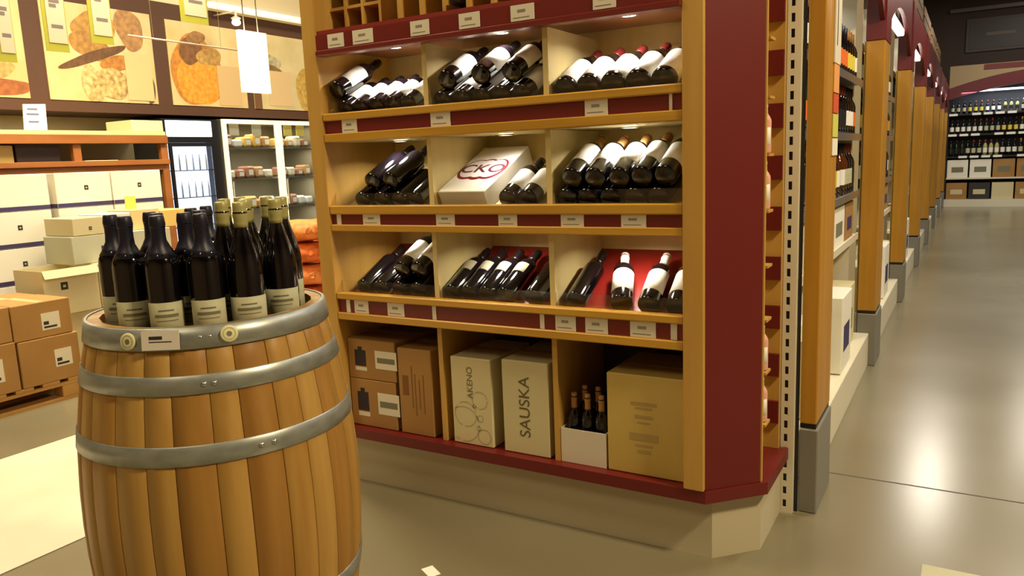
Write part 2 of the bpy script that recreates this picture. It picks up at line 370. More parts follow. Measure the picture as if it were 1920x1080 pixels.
for p0, p1, py in ((650, 657, 567), (665, 691, 568), (727, 758, 574), (811, 818, 580), (1013, 1021, 600), (1042, 1080, 603), (1098, 1140, 607), (1182, 1230, 615), (1258, 1270, 622)): price(p0, p1, py, .759, .052, 2.2868)

# ---- bottles on the display: parallel bottles packed on the sloping boards
SL = math.atan(.187 / .386); Nn = Vector((0, -math.sin(SL), math.cos(SL))); Ax = Vector((0, math.cos(SL), math.sin(SL)))
LAID = {}
def radius(key): return .0422 if key == 'big_white' else .0385
def put(key, x, tier, h, label, slide=0.0, yaw=0.0):
    p = Vector((x, 2.322, tiers[tier][0] - .038)) + Nn * (h + .0012) + Ax * (.022 + radius(key) * math.tan(SL) * .55 + slide)
    return bottle(key, label, (0, 0, 0), lie(p, math.degrees(SL), yaw))
def row(keys, pxs, py, tier, labels, slide=0.0, yaw=0.0, upper=False, dh=None):
    n = len(pxs); ks = [keys] * n if isinstance(keys, str) else keys
    X = [at_y(px, py, 2.36).x for px in pxs]; R_ = [radius(k) for k in ks]
    c = 0 if X[n // 2] < DX[0] else (1 if X[n // 2] < DX[1] else 2)
    lo, hi = xs[2 * c] + .002, xs[2 * c + 1] - .002
    hi_tip = 0
    for i in range(n):
        X[i] = max(X[i], lo + R_[i] if i == 0 else X[i - 1] + R_[i - 1] + R_[i])
    for i in range(n - 1, -1, -1):
        X[i] = min(X[i], hi - R_[i] if i == n - 1 else X[i + 1] - R_[i + 1] - R_[i])
    if not upper: LAID[(tier, c)] = list(zip(X, R_))
    for i in range(n):
        h = R_[i]
        if upper:
            for (xl, rl) in LAID[(tier, c)]:
                d = rl + R_[i]; dx = abs(X[i] - xl)
                if dx < d: h = max(h, rl + math.sqrt(d * d - dx * dx))
        put(ks[i], X[i], tier, h, labels[i] if isinstance(labels, list) else labels % ORD[i], slide, yaw)
row('big_white', (1050, 1091, 1134, 1177, 1221), 160, 2, 'cream-labelled dark bottle, %s from left in the top right compartment')
row('white', (655, 684, 713, 742, 768), 203, 2, 'white-labelled bottle, bottom layer of top left compartment, %s from left')
row('white', (642,), 190, 2, ['white-labelled dark bottle lying on top of the others in the top left compartment'], upper=True, slide=.02)
row('white', (836, 872, 909, 946, 984), 178, 2, 'dark bottle in the bottom layer of top middle compartment, %s from left')
row('white', (850, 914, 972), 165, 2, 'white-labelled bottle on the upper layer of top middle compartment, %s from left', upper=True, slide=.015)
row('plain', (686, 722, 756, 786), 360, 1, 'unlabelled black bottle, %s from left in the centre left compartment')
row('plain', (706, 740), 345, 1, 'unlabelled black bottle, second layer of centre left compartment, %s from left', upper=True, slide=.03)
row('white', (958, 996), 362, 1, ['white-labelled bottle next to the white gift box', 'white-labelled bottle farther from the gift box, by the divider'])
row('plain', (1062, 1106, 1150, 1195, 1240), 365, 1, 'dark bottle in bottom layer of the centre right compartment, %s from left')
row(['tan', 'tan', 'tan', 'tan', 'white'], (1082, 1125, 1170, 1212, 1250), 330, 1, 'white-labelled bottle in the upper row of centre right compartment, %s from left', upper=True, slide=.012)
row('plain', (690, 722, 756, 790), 534, 0, 'black bottle in bottom layer of lower left compartment, %s from left')
row('white', (762, 793), 500, 0, ['white-labelled bottle on the second layer of lower left compartment, left one', 'white-labelled bottle on the second layer of lower left compartment, by the divider'], upper=True, slide=.03)
row('small_label', (853, 886, 918, 950), 547, 0, 'dark bottle with small grey label, %s from left in lower middle compartment')
put('plain', at_y(1006, 556, 2.36).x, 0, .0385, 'lone dark bottle at the right end of lower middle compartment')
put('plain', at_y(1085, 565, 2.36).x, 0, .0385, 'lone dark bottle at the left end of lower right compartment', yaw=-2)
put('whitecap', at_y(1171, 580, 2.36).x, 0, .0385, 'white-capped bottle, leftmost of three in lower right compartment', yaw=-19)
put('whitecap', at_y(1221, 585, 2.36).x, 0, .0385, 'white-capped bottle, middle of three in lower right compartment', yaw=-6)
put('whitecap', XR - .0405, 0, .0385, 'white-capped bottle half behind the right frame in lower right compartment', yaw=-5)
# neck-first bottle in the upper cubbies
bm = BM(); M = Matrix.Translation((0, 0, 0))
d = Vector((0, -1, -.12)).normalized()
tb = bottle('plain', 'dark bottle lying neck outward on the red shelf above the tags', (0, 0, 0), lie((-1.57, 2.62, 1.8615), 0, 180))
# small carton in the cubby
bm = BM(); box(bm, (-1.905, 2.45, 1.8225), (-1.84, 2.68, 1.87), bev=.002); box(bm, (-1.905, 2.45, 1.8705), (-1.84, 2.68, 1.95), 1, bev=.002)
solo('wine_carton', bm, [mat('dark_box', (60, 34, 28), .6), cartonc], 'small cream-topped box in the cubby above the top fascia', 'box', loc=(-1.87, 2.56, 1.8225))

# white gift box on incline
L, W_, Hh = .36, .205, .075
gb = thing('gift_box', 'white gift box with a red oval emblem lying beside two bottles', 'box', (0, 0, 0))
t_ = math.radians(25.7)
xg = DX[0] + .012 + .008 + W_ / 2
dY = Vector((0, math.cos(t_), math.sin(t_))); dN = Vector((0, -math.sin(t_), math.cos(t_)))
base = Vector((xg, 2.352, 1.122 + .0165))
gb.matrix_world = Matrix(((1, 0, 0, base.x), (0, dY.y, dN.y, base.y), (0, dY.z, dN.z, base.z), (0, 0, 0, 1))) @ Matrix.Rotation(math.radians(-1), 4, 'Z')
bm = BM(); box(bm, (-W_ / 2, 0, 0), (W_ / 2, L, Hh), bev=.003); part('carton_body', bm, cartonw, gb, local=True)
bm = BM(); lobes = ((-.045, .175, .042), (.045, .185, .047))
def ringpts(lb, grow, n=40):
    pts = []
    for i in range(n):
        a_ = 2 * PI * i / n; dx, dy = math.cos(a_), math.sin(a_)
        rr = 0
        for (cx, cy, r0) in ((-.048, 0, .052), (.0, 0, .055), (.048, .0, .053)):   # union of discs seen from the centre
            bq = dx * cx + dy * cy; q = bq * bq - (cx * cx + cy * cy) + r0 * r0
            if q > 0: rr = max(rr, bq + math.sqrt(q))
        pts.append((dx * (rr + grow), (.17 + dy * (rr + grow) * 1.5)))
    return pts
prism(bm, ringpts(0, .0), Hh, Hh + .0008, 0); part('emblem_border', bm, mat('emblem_red', (120, 8, 26), .6), gb, local=True)
bm = BM(); prism(bm, [(x - .001, y + .004) for x, y in ringpts(0, -.0095)], Hh + .0008, Hh + .0014, 0); part('emblem_field', bm, mat('emblem_white', (226, 222, 212), .7), gb, local=True)
bm = text_bm('CKO', .088, Matrix.Translation((0, .17, Hh + .0018)), .0003, bold=.001); part('emblem_lettering', bm, mat('lettering_red', (96, 30, 40), .6), gb, local=True)

# ---- boxes on the bottom shelf
def boxy(name, px0, px1, py, z0, z1, y0, dep, m, label, extra=None, cat='box', bev=.003):
    x0, x1 = at_y(px0, py, y0).x, at_y(px1, py, y0).x
    x0 = max(x0, XL + .004)
    t = thing(name, label, cat, ((x0 + x1) / 2, y0 + dep / 2, z0))
    bm = BM(); box(bm, (x0, y0, z0), (x1, y0 + dep, z1), bev=bev); part('carton_body', bm, m, t)
    bm = BM(); box(bm, (x0 + .004, y0 + dep / 2 - .02, z1), (x1 - .004, y0 + dep / 2 + .02, z1 + .0006)); part('packing_tape', bm, mat('tape', (190, 160, 110), .4), t)
    return t, x0, x1, y0
Z0 = .2515
for nm, pa, pb, py, z0, z1 in (('upper', 641, 741, 680, .452, .618), ('lower', 644, 744, 770, Z0, .4505)):
    t, x0, x1, y0 = boxy('wine_carton', pa, pb, py, z0, z1, 2.315, .33, carton, 'brown carton with black bottle picture, %s of two stacked on the bottom shelf' % nm)
    hz = z1 - z0; s = x0 + .035; zb = z0 + hz * .33
    bm = BM(); box(bm, (s, y0 - .0006, zb), (s + .058, y0, zb + hz * .40)); box(bm, (s + .018, y0 - .0006, zb + hz * .40), (s + .040, y0, zb + hz * .48)); part('bottle_picture', bm, mat('picture_black', (38, 28, 34), .6), t)
    bm = BM(); box(bm, (s, y0 - .0006, zb - hz * .12), (s + .06, y0, zb - hz * .03)); part('caption_label', bm, tagm, t)
    s2 = x0 + .142
    bm = BM(); box(bm, (s2, y0 - .0006, z0 + hz * .3), (s2 + .11, y0, z0 + hz * .75)); box(bm, (s2 + .01, y0 - .001, z0 + hz * .45), (s2 + .1, y0 - .0006, z0 + hz * .58), 1); part('paper_label', bm, [tagm, inkm], t)
brown_ink = mat('brown_ink', (128, 84, 40), .7)
t, x0, x1, y0 = boxy('wine_carton', 749, 811, 740, Z0, .600, 2.315, .30, carton, 'tall brown carton standing beside the two stacked picture cartons')
bm = BM(); box(bm, (x0 + .02, y0 - .0006, .41), (x0 + .05, y0, .49))
for i, (a_, zz0, zz1) in enumerate(((.065, .36, .53), (.08, .33, .5), (.10, .36, .48), (.12, .34, .5))): box(bm, (x0 + a_, y0 - .0006, zz0), (x0 + a_ + .005, y0, zz1))
part('faint_print', bm, brown_ink, t)
t, x0, x1, y0 = boxy('wine_carton', 848, 922, 750, Z0, .590, 2.315, .30, cartonc, 'cream carton with a grey bubble drawing and vertical lettering')
def vtext(s, size, x, z, y, m, t, sx=1.0, nm='lettering', bold=.0, sy=1.0):
    M = frame_m((x, y, z), (0, 0, 1), (-1, 0, 0)); part(nm, text_bm(s, size, M, .0003, sx=sx, bold=bold), m, t)
vtext('AKENO', .036, x0 + .085, .495, y0 - .0006, mat('grey_green_ink', (112, 110, 78), .7), t, sx=1.0)
bm = BM()
for cx, cz, rr in ((.06, .37, .05), (.125, .43, .035), (.1, .405, .008), (.125, .36, .014), (.115, .32, .011), (.05, .33, .07), (.14, .29, .03)):
    n = 26
    for i in range(n):
        a0, a1 = 2 * PI * i / n, 2 * PI * (i + 1) / n
        if rr > .03 and (i % 9) == 0: continue
        q = [(x0 + cx + math.cos(a_) * r_, y0 - .0006, cz + math.sin(a_) * r_) for a_, r_ in ((a0, rr), (a1, rr), (a1, rr - .0035), (a0, rr - .0035))]
        if all(x0 + .004 < p[0] < x1 - .004 and p[2] > .257 for p in q): bm.faces.new([bm.verts.new(p) for p in q])
part('bubble_drawing', bm, mat('pale_print', (178, 170, 132), .7), t)
t, x0, x1, y0 = boxy('wine_carton', 943, 1029, 760, Z0, .600, 2.315, .30, mat('cream_carton_2', (206, 196, 152), .7), 'cream carton with large vertical dark lettering, touching the right divider')
vtext('SAUSKA', .062, (x0 + x1) / 2 - .002, .43, y0 - .0006, mat('olive_ink', (98, 90, 60), .7), t, sx=1.02)
# open white carton with bottles
x0, x1 = DX[1] + .013, at_y(1137, 860, 2.315).x
t = thing('open_carton', 'open white carton holding small dark bottles on the bottom shelf', 'box', ((x0 + x1) / 2, 2.42, Z0))
bm = BM()
for a_, b_ in (((x0, 2.315, Z0), (x1, 2.318, .375)), ((x0, 2.54, Z0), (x1, 2.543, .375)), ((x0, 2.318, Z0), (x0 + .003, 2.54, .375)), ((x1 - .003, 2.318, Z0), (x1, 2.54, .375)), ((x0, 2.318, Z0), (x1, 2.54, Z0 + .003))): box(bm, a_, b_)
part('carton_body', bm, mat('greyish_white_carton', (214, 204, 184), .7), t)
bottle_meshes('half', 'bordeaux', glassd, labelw, (.03, .1), corkcap, ink=False)
i = 0
for r_ in range(2):
    for c_ in range(3):
        o = bottle('half', 'small bottle in the open white carton, %s row, %s from left' % (('front', 'back')[r_], ORD[c_]), (0, 0, 0))
        xx = x0 + .034 + c_ * (x1 - x0 - .068) / 2
        o.matrix_world = Matrix.Translation((xx, 2.36 + r_ * .09, Z0 + .0035)) @ Matrix.Diagonal((.66, .66, .80, 1))
t, x0, x1, y0 = boxy('wine_carton', 1139, 1283, 800, Z0, .596, 2.314, .30, cartong, 'large golden-cream carton with faded print at right of the bottom shelf')
bm = BM(); cx = x0 + .13
for zc, hw, hh, in ((.50, .045, .006), (.485, .03, .004), (.455, .032, .006), (.435, .022, .003), (.385, .05, .013), (.355, .03, .004), (.335, .024, .006)): box(bm, (cx - hw, y0 - .0006, zc - hh), (cx + hw, y0, zc + hh))
part('faint_print', bm, mat('pale_brown_print', (174, 148, 88), .7), t)

# bottles in the side recess
bottle_meshes('pink', 'bordeaux', mat('rose_glass', (226, 170, 150), .15, coat=.3), labelw, (.05, .15), whitecap, ink=False)
for k, z in enumerate((.43, .602, 1.118, 1.29)):
    o = bottle('pink', 'pale pink bottle peeking out of the side rack, %s from the bottom' % ORD[k], (0, 0, 0))
    o.matrix_world = Matrix.Translation((-.549, 2.480, z + .0085)) @ Matrix.Scale(.52, 4)

# ------------------------------------------------------------ barrel
BC = Vector((-1.647, 1.269, 0)); BH = .975
BR = thing('wine_barrel', 'oak wine barrel with galvanised hoops carrying a crowd of bottles', 'barrel', BC)
def brad(z): q = (z - BH / 2) / (BH / 2); return .276 + (.340 - .276) * (1 - q * q)
NS = 26; wid = [random.uniform(.75, 1.3) for _ in range(NS)]; sw = sum(wid); ang = -2.6
order = [0, 2, 0, 1, 3, 5, 4, 1, 0, 2, 3, 4, 1]
for i in range(NS):
    a0 = ang; a1 = ang + 2 * PI * wid[i] / sw; ang = a1; bm = BM(); g = .0012
    zs = [BH * k / 12 for k in range(13)]; cols = []
    for k, z in enumerate(zs):
        R_ = brad(z); row = []
        for aa, dr in ((a0 + g, -.002), (a0 + g * 3.5, 0), ((a0 + a1) / 2, .0), (a1 - g * 3.5, 0), (a1 - g, -.002)): row.append((aa, R_ + dr))
        row += [(a1 - g, R_ - .026), (a0 + g, R_ - .026)]
        cols.append([bm.verts.new((math.cos(q) * rr, math.sin(q) * rr, z)) for q, rr in row])
    for A, B in zip(cols, cols[1:]):
        for j in range(7):
            f = bm.faces.new((A[j], A[(j + 1) % 7], B[(j + 1) % 7], B[j])); f.smooth = j in (1, 2)
    bm.faces.new(cols[0][::-1]); bm.faces.new(cols[-1])
    part('stave', bm, oak[random.choice((0, 1, 2, 3, 4, 5))], BR, local=True)
for k in range(6):      # recessed head
    w0 = -.245 + k * .49 / 6; w1 = w0 + .49 / 6 - .001; R_ = .249
    pts = []
    for q in (w0, w1):
        h_ = math.sqrt(max(R_ * R_ - q * q, 0)); pts.append((q, h_))
    if pts[0][1] < .01: pts[0] = (pts[0][0], .05)
    bm = BM(); prism(bm, [(w0, -pts[0][1]), (w1, -pts[1][1]), (w1, pts[1][1]), (w0, pts[0][1])], .895, .919); part('head_board', bm, oak[k % 3], BR, local=True)
for zc, hh in ((.953, .046), (.853, .042), (.700, .045), (.275, .045), (.122, .042), (.022, .042)):
    bm = BM(); n = 64; zs = [zc - hh / 2, zc - hh / 2 + .002, zc + hh / 2 - .002, zc + hh / 2]
    prof = [(brad(zc - hh / 2) + .0002, zs[0]), (brad(zc - hh / 2) + .003, zs[1]), (brad(zc + hh / 2) + .003, zs[2]), (brad(zc + hh / 2) + .0002, zs[3])]
    if zc > .95: prof = [(.2886, .929), (.2920, .931), (.2845, .977), (.2765, .9785), (.2765, .9755)]
    lathe(bm, prof, n); h = part('hoop', bm, hoopm, BR, local=True)
    for aa in ((-.75, -.68) if zc > .8 else (-.42, -.33)):
        bm = BM(); Rr = brad(zc) + .003
        M = Matrix.Rotation(aa, 4, 'Z') @ Matrix.Translation((Rr, 0, zc)) @ Matrix.Rotation(PI / 2, 4, 'Y')
        lathe(bm, [(.007, -.002), (.006, .002), (.003, .004), (0, .0045)], 10); bm.transform(M); part('rivet', bm, steel, h, local=True)
def on_hoop(px, w_, hgt, zc, nm, m, round_=False, printed=True):
    # angle on hoop whose projection has column px
    best = None
    for k in range(-180, 90):
        a_ = math.radians(k); p = BC + Vector((math.cos(a_) * .292, math.sin(a_) * .292, zc)); q = p - CP
        c_ = Vector((_X.x * q.x + _Y.x * q.y + _Z.x * q.z, 0, _X.z * q.x + _Y.z * q.y + _Z.z * q.z))
        if (Vector((math.cos(a_), math.sin(a_), 0))).dot(CP - p) < 0: continue
        e_ = abs(960 + F * c_.x / c_.z - px)
        if best is None or e_ < best[0]: best = (e_, a_)
    a_ = best[1]; bm = BM(); M = Matrix.Rotation(a_, 4, 'Z') @ Matrix.Translation((.2912, 0, zc)) @ Matrix.Rotation(math.radians(-8), 4, 'Y')
    if round_:
        lathe(bm, [(0, 0), (.019, 0), (.019, .002), (.016, .003), (0, .003)], 24, 0); lathe(bm, [(0, .0032), (.006, .0032)], 14, 1)
        lathe(bm, [(.0125, .0032), (.0135, .0032)], 24, 1)
        bm.transform(Matrix.Rotation(PI / 2, 4, 'Y'))
    else:
        box(bm, (0, -w_ / 2, -hgt / 2), (.002, w_ / 2, hgt / 2), 0)
        if printed: box(bm, (.002, -w_ * .3, hgt * .05), (.0025, w_ * .05, hgt * .22), 1); box(bm, (.002, -w_ * .3, -hgt * .1), (.0025, w_ * .3, -hgt * .05), 1)
    bm.transform(M); part(nm, bm, m, BR, local=True)
on_hoop(300, .082, .042, .954, 'price_label', [mat('price_white', (226, 218, 204), .5), darkink])
badge = [mat('badge_cream', (226, 222, 170), .5), inkm]
on_hoop(239, 0, 0, .952, 'round_badge', badge, True); on_hoop(428, 0, 0, .956, 'round_badge', badge, True)
# bottles on barrel head
n2 = Vector((BC.x, BC.y, 0)).normalized()
def bx(a, r_): return Vector((BC.x + r_ * math.cos(math.radians(a)), BC.y + r_ * math.sin(math.radians(a)), .9195))
front = [(-90, .203, 0), (-64, .205, 0), (-38, .205, 0), (-13, .204, 1), (19, .203, 1)]
names = ['leftmost', 'second from left', 'middle', 'fourth from left', 'rightmost']
def barrel_bottle(p, cream, label, lab_dir=None, group=None):
    dir_ = lab_dir or (Vector((0, 0, 0)) - Vector((p.x, p.y, 0)))
    a_ = math.atan2(dir_.y, dir_.x) + PI / 2
    a_ += math.radians(random.uniform(-5, 5))
    o = bottle('barrel_cream' if cream else 'barrel_navy', label, p, None, group); o.rotation_euler = (0, 0, a_); return o
for (a_, r_, cr), nm in zip(front, names):
    barrel_bottle(bx(a_, r_), cr, 'dark bottle with pale label and %s capsule, %s of barrel front row' % (('navy', 'cream')[cr], nm))
rest = []
for k, (a_, r_) in enumerate(((-98, .112), (-58, .116), (-18, .116), (28, .112), (70, .118), (110, .12), (152, .12), (-140, .118), (60, .200), (86, .202), (112, .202), (-40, .033), (130, .036), (138, .204), (-125, .200))):
    rest.append((a_, r_))
cols = []; placed = [bx(a_, r_) for a_, r_, c_ in front]
for a_, r_ in rest:
    p = bx(a_, r_)
    for it in range(60):
        for o_ in placed:
            d_ = p - o_
            if d_.length < .0835: p = p + d_.normalized() * (.0842 - d_.length)
        cc = p - bx(0, 0)
        if cc.length > .205: p = bx(0, 0) + cc.normalized() * .205
    if min((p - o_).length for o_ in placed) < .0828: continue
    placed.append(p); q = p - CP
    cx = 960 + F * (_X.x * q.x + _Y.x * q.y + _Z.x * q.z) / (_X.z * q.x + _Y.z * q.y + _Z.z * q.z)
    cols.append((cx, p))
cols.sort(key=lambda c: c[0]); nn_ = [0, 0]
for cx, p in cols:
    cr = 1 if cx > 418 else 0
    barrel_bottle(p, cr, '%s-capped bottle behind the front row on the barrel, %s such from left' % (('navy', 'cream')[cr], ORD[nn_[cr]])); nn_[cr] += 1

# ------------------------------------------------------------ upright and pillars, bays
def perforated(nm, x0, x1, y0, y1, ztop, label, sx):
    t = thing(nm, label, 'shelf upright', ((x0 + x1) / 2, (y0 + y1) / 2, 0))
    bm = BM(); box(bm, (x0, y0 + .004, 0), (x0 + .003, y1, ztop)); box(bm, (x1 - .003, y0 + .004, 0), (x1, y1, ztop)); box(bm, (x0, y1 - .003, 0), (x1, y1, ztop)); part('channel', bm, slatwh, t)
    bm = BM(); box(bm, (x0, y0, 0), (sx, y0 + .003, ztop)); box(bm, (sx + .012, y0, 0), (x1, y0 + .003, ztop))
    z = 0
    while z < ztop - .05: box(bm, (sx, y0, z), (sx + .012, y0 + .003, z + .022)); z += .05
    part('slotted_face', bm, slatwh, t)
    bm = BM(); box(bm, (sx - .002, y0 + .008, 0), (sx + .014, y0 + .012, ztop)); part('slot_shadow', bm, blackm, t)
    bm = BM(); box(bm, (x1 + .001, y1 - .004, 0), (x1 + .013, y1, ztop)); part('gap_shade', bm, blackm, t)  # black strip painted in as the shade of the gap beside the pillar
PU = perforated('slotted_upright', -.543, -.499, 2.768, 2.797, 2.6, 'off-white slotted metal upright between display unit and first wooden pillar', -.532)
YP = [2.803 + 2.17 * i for i in range(8)]
PX0, PX1 = -.545, -.445
near = ['nearest', 'second nearest', 'third nearest', 'fourth nearest', 'fifth nearest', 'sixth nearest', 'seventh nearest', 'farthest']
for i, y in enumerate(YP):
    x0 = -.484 if i == 0 else PX0; x1 = -.428 if i == 0 else PX1; dp = .30
    t = thing('shelf_pillar', 'orange-wood pillar with grey base along the aisle, %s of the row' % near[i], 'pillar', ((x0 + x1) / 2, y + .15, 0))
    bm = BM(); box(bm, (x0, y, .335), (x1, y + dp, 1.895), bev=.004); part('wooden_column', bm, postw, t)
    if i: bm = BM(); box(bm, (x0 - .01, y + .012, .32), (x0 - .0005, y + dp - .01, 1.895)); part('side_edging', bm, mat('olive_edge', (150, 130, 60), .5), t)
    bm = BM(); box(bm, (x0 - .002, y - .003, 1.896), (x1 + .003, y + dp + .003, 2.42), bev=.003); part('red_head', bm, redlam, t)
    bm = BM(); box(bm, (x0, y + .004, .318), (x1 - .002, y + dp - .004, .334)); part('shadow_joint', bm, blackm, t)
    bm = BM(); box(bm, (x0 - (0 if i == 0 else .0), y - .005, 0), (x1 + .006, y + dp + .005, .317), bev=.004); part('grey_base', bm, greyb, t)
    if i:
        bm = BM(); box(bm, (x0 - .11, y, .12), (x0 - .002, y + .05, .32), bev=.003); part('grey_bracket', bm, greyb, t)
    if i == 0:
        bm = BM(); box(bm, (x1 + .001, y + .16, 1.6), (x1 + .006, y + .295, 2.3)); part('cream_panel', bm, tagm, t)
        bm = BM(); box(bm, (x1 + .0065, y + .2, 1.66), (x1 + .0075, y + .206, 2.28)); part('dark_seam', bm, blackm, t)
        for z0, z1, c_, nm in ((1.50, 1.6, (226, 160, 90), 'peach'), (1.43, 1.495, (206, 80, 40), 'orange'), (1.345, 1.425, (206, 204, 90), 'lime'), (1.28, 1.34, (236, 230, 210), 'white')):
            bm = BM(); box(bm, (x1 + .001, y + .17, z0), (x1 + .004, y + .29, z1)); part('shelf_card', bm, mat('card_' + nm, c_, .6), t, label=nm + ' card')

SH = [.80, 1.05, 1.37, 1.67]
def lodbottle(key, body, lab, cap):
    if key in _bm: return _bm[key]
    bm = BM(); r_ = .0365
    lathe(bm, [(0, 0), (r_, .002), (r_, .185), (.030, .208), (.0145, .235), (.0145, .298), (0, .30)], 12, 0)
    lathe(bm, [(r_ + .0006, .06), (r_ + .0006, .15)], 12, 1); lathe(bm, [(0, .24), (.0155, .24), (.0155, .301), (0, .302)], 10, 2)
    _bm[key] = mesh_of('bottle', bm, [body, lab, cap]); return _bm[key]
kinds = []
bodies = [('dark', glassd), ('green', mat('green_glass', (26, 38, 20), .12)), ('amber', mat('amber_glass', (80, 38, 12), .12)), ('pale', mat('pale_glass', (176, 170, 110), .12))]
labs = [('white', labelw), ('cream', labelc), ('orange', mat('orange_label', (226, 110, 40), .6)), ('yellow', mat('yellow_label', (224, 200, 70), .6)), ('black', mat('black_label', (34, 30, 34), .5))]
caps = [('black', blackcap), ('red', redcap), ('navy', navy), ('tan', corkcap)]
def small_bottle(p, bi, li, ci, label, group=None, s=1.0):
    me = lodbottle((bi, li, ci), bodies[bi][1], labs[li][1], caps[ci][1])
    o = bpy.data.objects.new('wine_bottle', me); C.objects.link(o); o.location = p; o.scale = (s, s, s); return tag(o, label, 'bottle', group)
shelf_m = mat('shelf_metal', (120, 116, 106), .4, .3)
for i in range(7):
    y0, y1 = YP[i] + .306, YP[i + 1] - .006
    t = thing('wall_shelving', 'aisle shelving bay between wooden pillars, %s bay with red arched header' % near[i], 'shelving', (-.8, (y0 + y1) / 2, 0))
    bm = BM(); box(bm, (-1.05, y0, 0), (-.478, y1, .2), bev=.003); part('base_plinth', bm, offwh, t)
    bm = BM(); box(bm, (-1.07, y0, .2), (-1.05, y1, 2.4)); part('back_panel', bm, mat('grey_green_back', (120, 124, 106), .5), t)
    for y in (y0, y1 - .012):
        bm = BM(); box(bm, (-1.05, y, .2), (-.60, y + .012, 2.4)); part('side_panel', bm, offwh, t)
    for k, z in enumerate(SH + [2.02]):
        f_ = -.56 if k < 4 else -.75
        bm = BM(); box(bm, (-1.05, y0 + .013, z - .018), (f_, y1 - .013, z)); part('shelf', bm, shelf_m if z > 1 else offwh, t)
        bm = BM(); box(bm, (f_ + .0005, y0 + .013, z - .03), (f_ + .008, y1 - .013, z + .008)); part('price_rail', bm, offwh if z < 1 else steel, t)
    # arched header
    bm = BM(); n = 16; up_ = []; lo = []
    for k in range(n + 1):
        q = k / n; yy = y0 + (y1 - y0) * q; lo.append((-.452, yy, 2.0 + .22 * math.sin(PI * q) ** .8)); up_.append((-.452, yy, 2.42))
    for k in range(n):
        quadslab(bm, [lo[k], lo[k + 1], up_[k + 1], up_[k]], (-.025, 0, 0))
    bmesh.ops.remove_doubles(bm, verts=bm.verts, dist=.0001); part('arched_header', bm, redlam, t)
    bm = BM(); box(bm, (-.53, y0 + .35, 2.12), (-.482, y1 - .35, 2.17), bev=.006); l_ = part('strip_lamp', bm, mat('strip_glow', (240, 244, 236), .5, emit=5), t)
    area('strip_lamp_light', (-.8, (y0 + y1) / 2, 2.15), .1, 6, (1, .92, .76), rot=(0, math.radians(20), 0), sy=1.6)
    # bottles
    if i < 3:
        for k, z in ((1, 1.05), (2, 1.37), (3, 1.67)):
            nb = 19
            if i == 2 and k < 3: continue
            for j in range(nb):
                if z < 1.1 and j % 7 == 6: continue
                bi = (0, 0, 1, 0, 2, 0)[(j // 4 + k + i) % 6]; li = (0, 1, 4, 0, 2, 3)[(j // 3 + 2 * k + i) % 6]; ci = (j // 4 + k) % 4
                yy = y0 + .07 + j * (y1 - y0 - .14) / (nb - 1)
                sc = .86 if k != 1 else .92
                small_bottle((-.612, yy, z + .0005), bi, li, ci, '%s bottle with %s label, %s on the %s shelf of %s aisle bay' % (bodies[bi][0], labs[li][0], ORD[j], ('', 'third', 'second', 'top')[k], near[i]), s=sc)
                if 0: small_bottle((-.70, yy + .03 if j < nb - 1 else yy, z + .0005), bi, li, ci, 'second-row %s glass bottle, %s from the camera end of %s shelf in nearest bay' % (bodies[bi][0], ORD[j], ('', 'third', 'second', 'top')[k]), s=sc)
    # cartons on lower shelves
    if i < 3:
        spec = [(.805, .205, .36, .24, cartonw, 'white'), (.805, .60, .36, .225, cartonc, 'cream'), (.805, 1.0, .38, .24, cartonw, 'white'), (.805, 1.43, .3, .23, carton, 'brown'),
                (.205, .12, .30, .33, cartonc, 'cream'), (.205, .47, .34, .30, cartonw, 'white'), (.205, .86, .34, .38, cartonw, 'white'), (.205, 1.25, .42, .34, cartonc, 'cream')]
        for q, (z, yo, wy, h_, m_, nm) in enumerate(spec):
            if z > .7: z = .8005; h_ = min(h_, .205)
            fx = -.57 if z > .7 else -.50 - .04 * (q % 2)
            tt = thing('wine_carton', '%s carton on %s shelf of %s aisle bay, %s from camera' % (nm, 'lower' if z > .7 else 'base', near[i], ORD[q % 4]), 'box', (fx - .15, y0 + yo + wy / 2, z))
            bm = BM(); box(bm, (fx - .3, y0 + yo, z), (fx, y0 + yo + wy, z + h_), bev=.003); part('carton_body', bm, m_, tt)
            bm = BM(); box(bm, (fx, y0 + yo + wy * .2, z + h_ * .25), (fx + .0006, y0 + yo + wy * .8, z + h_ * .6)); part('carton_print', bm, (purple, mat('green_print', (130, 140, 60), .6), inkm)[q % 3], tt)
# crates on top of the run
crm = mat('dark_crate', (110, 80, 48), .7, c2=(146, 112, 70), scale=(4, 12, 12))
for i in range(7):
    y0 = YP[i] + .3
    tt = thing('wooden_crate', 'brown slatted crate on top of the %s arched aisle bay' % near[i], 'crate', (-.75, y0 + .9, 2.425))
    for k in range(5):
        bm = BM(); box(bm, (-.62, y0, 2.43 + k * .13), (-.605, y0 + 1.75, 2.54 + k * .13)); part('slat', bm, crm, tt)
    for yy in (y0, y0 + .85, y0 + 1.7):
        bm = BM(); box(bm, (-.64, yy, 2.425), (-.622, yy + .05, 3.08)); part('corner_post', bm, crm, tt)
    bm = BM(); box(bm, (-1.0, y0, 2.425), (-.642, y0 + 1.75, 3.0)); part('crate_body', bm, mat('crate_inner', (70, 50, 34), .8), tt)

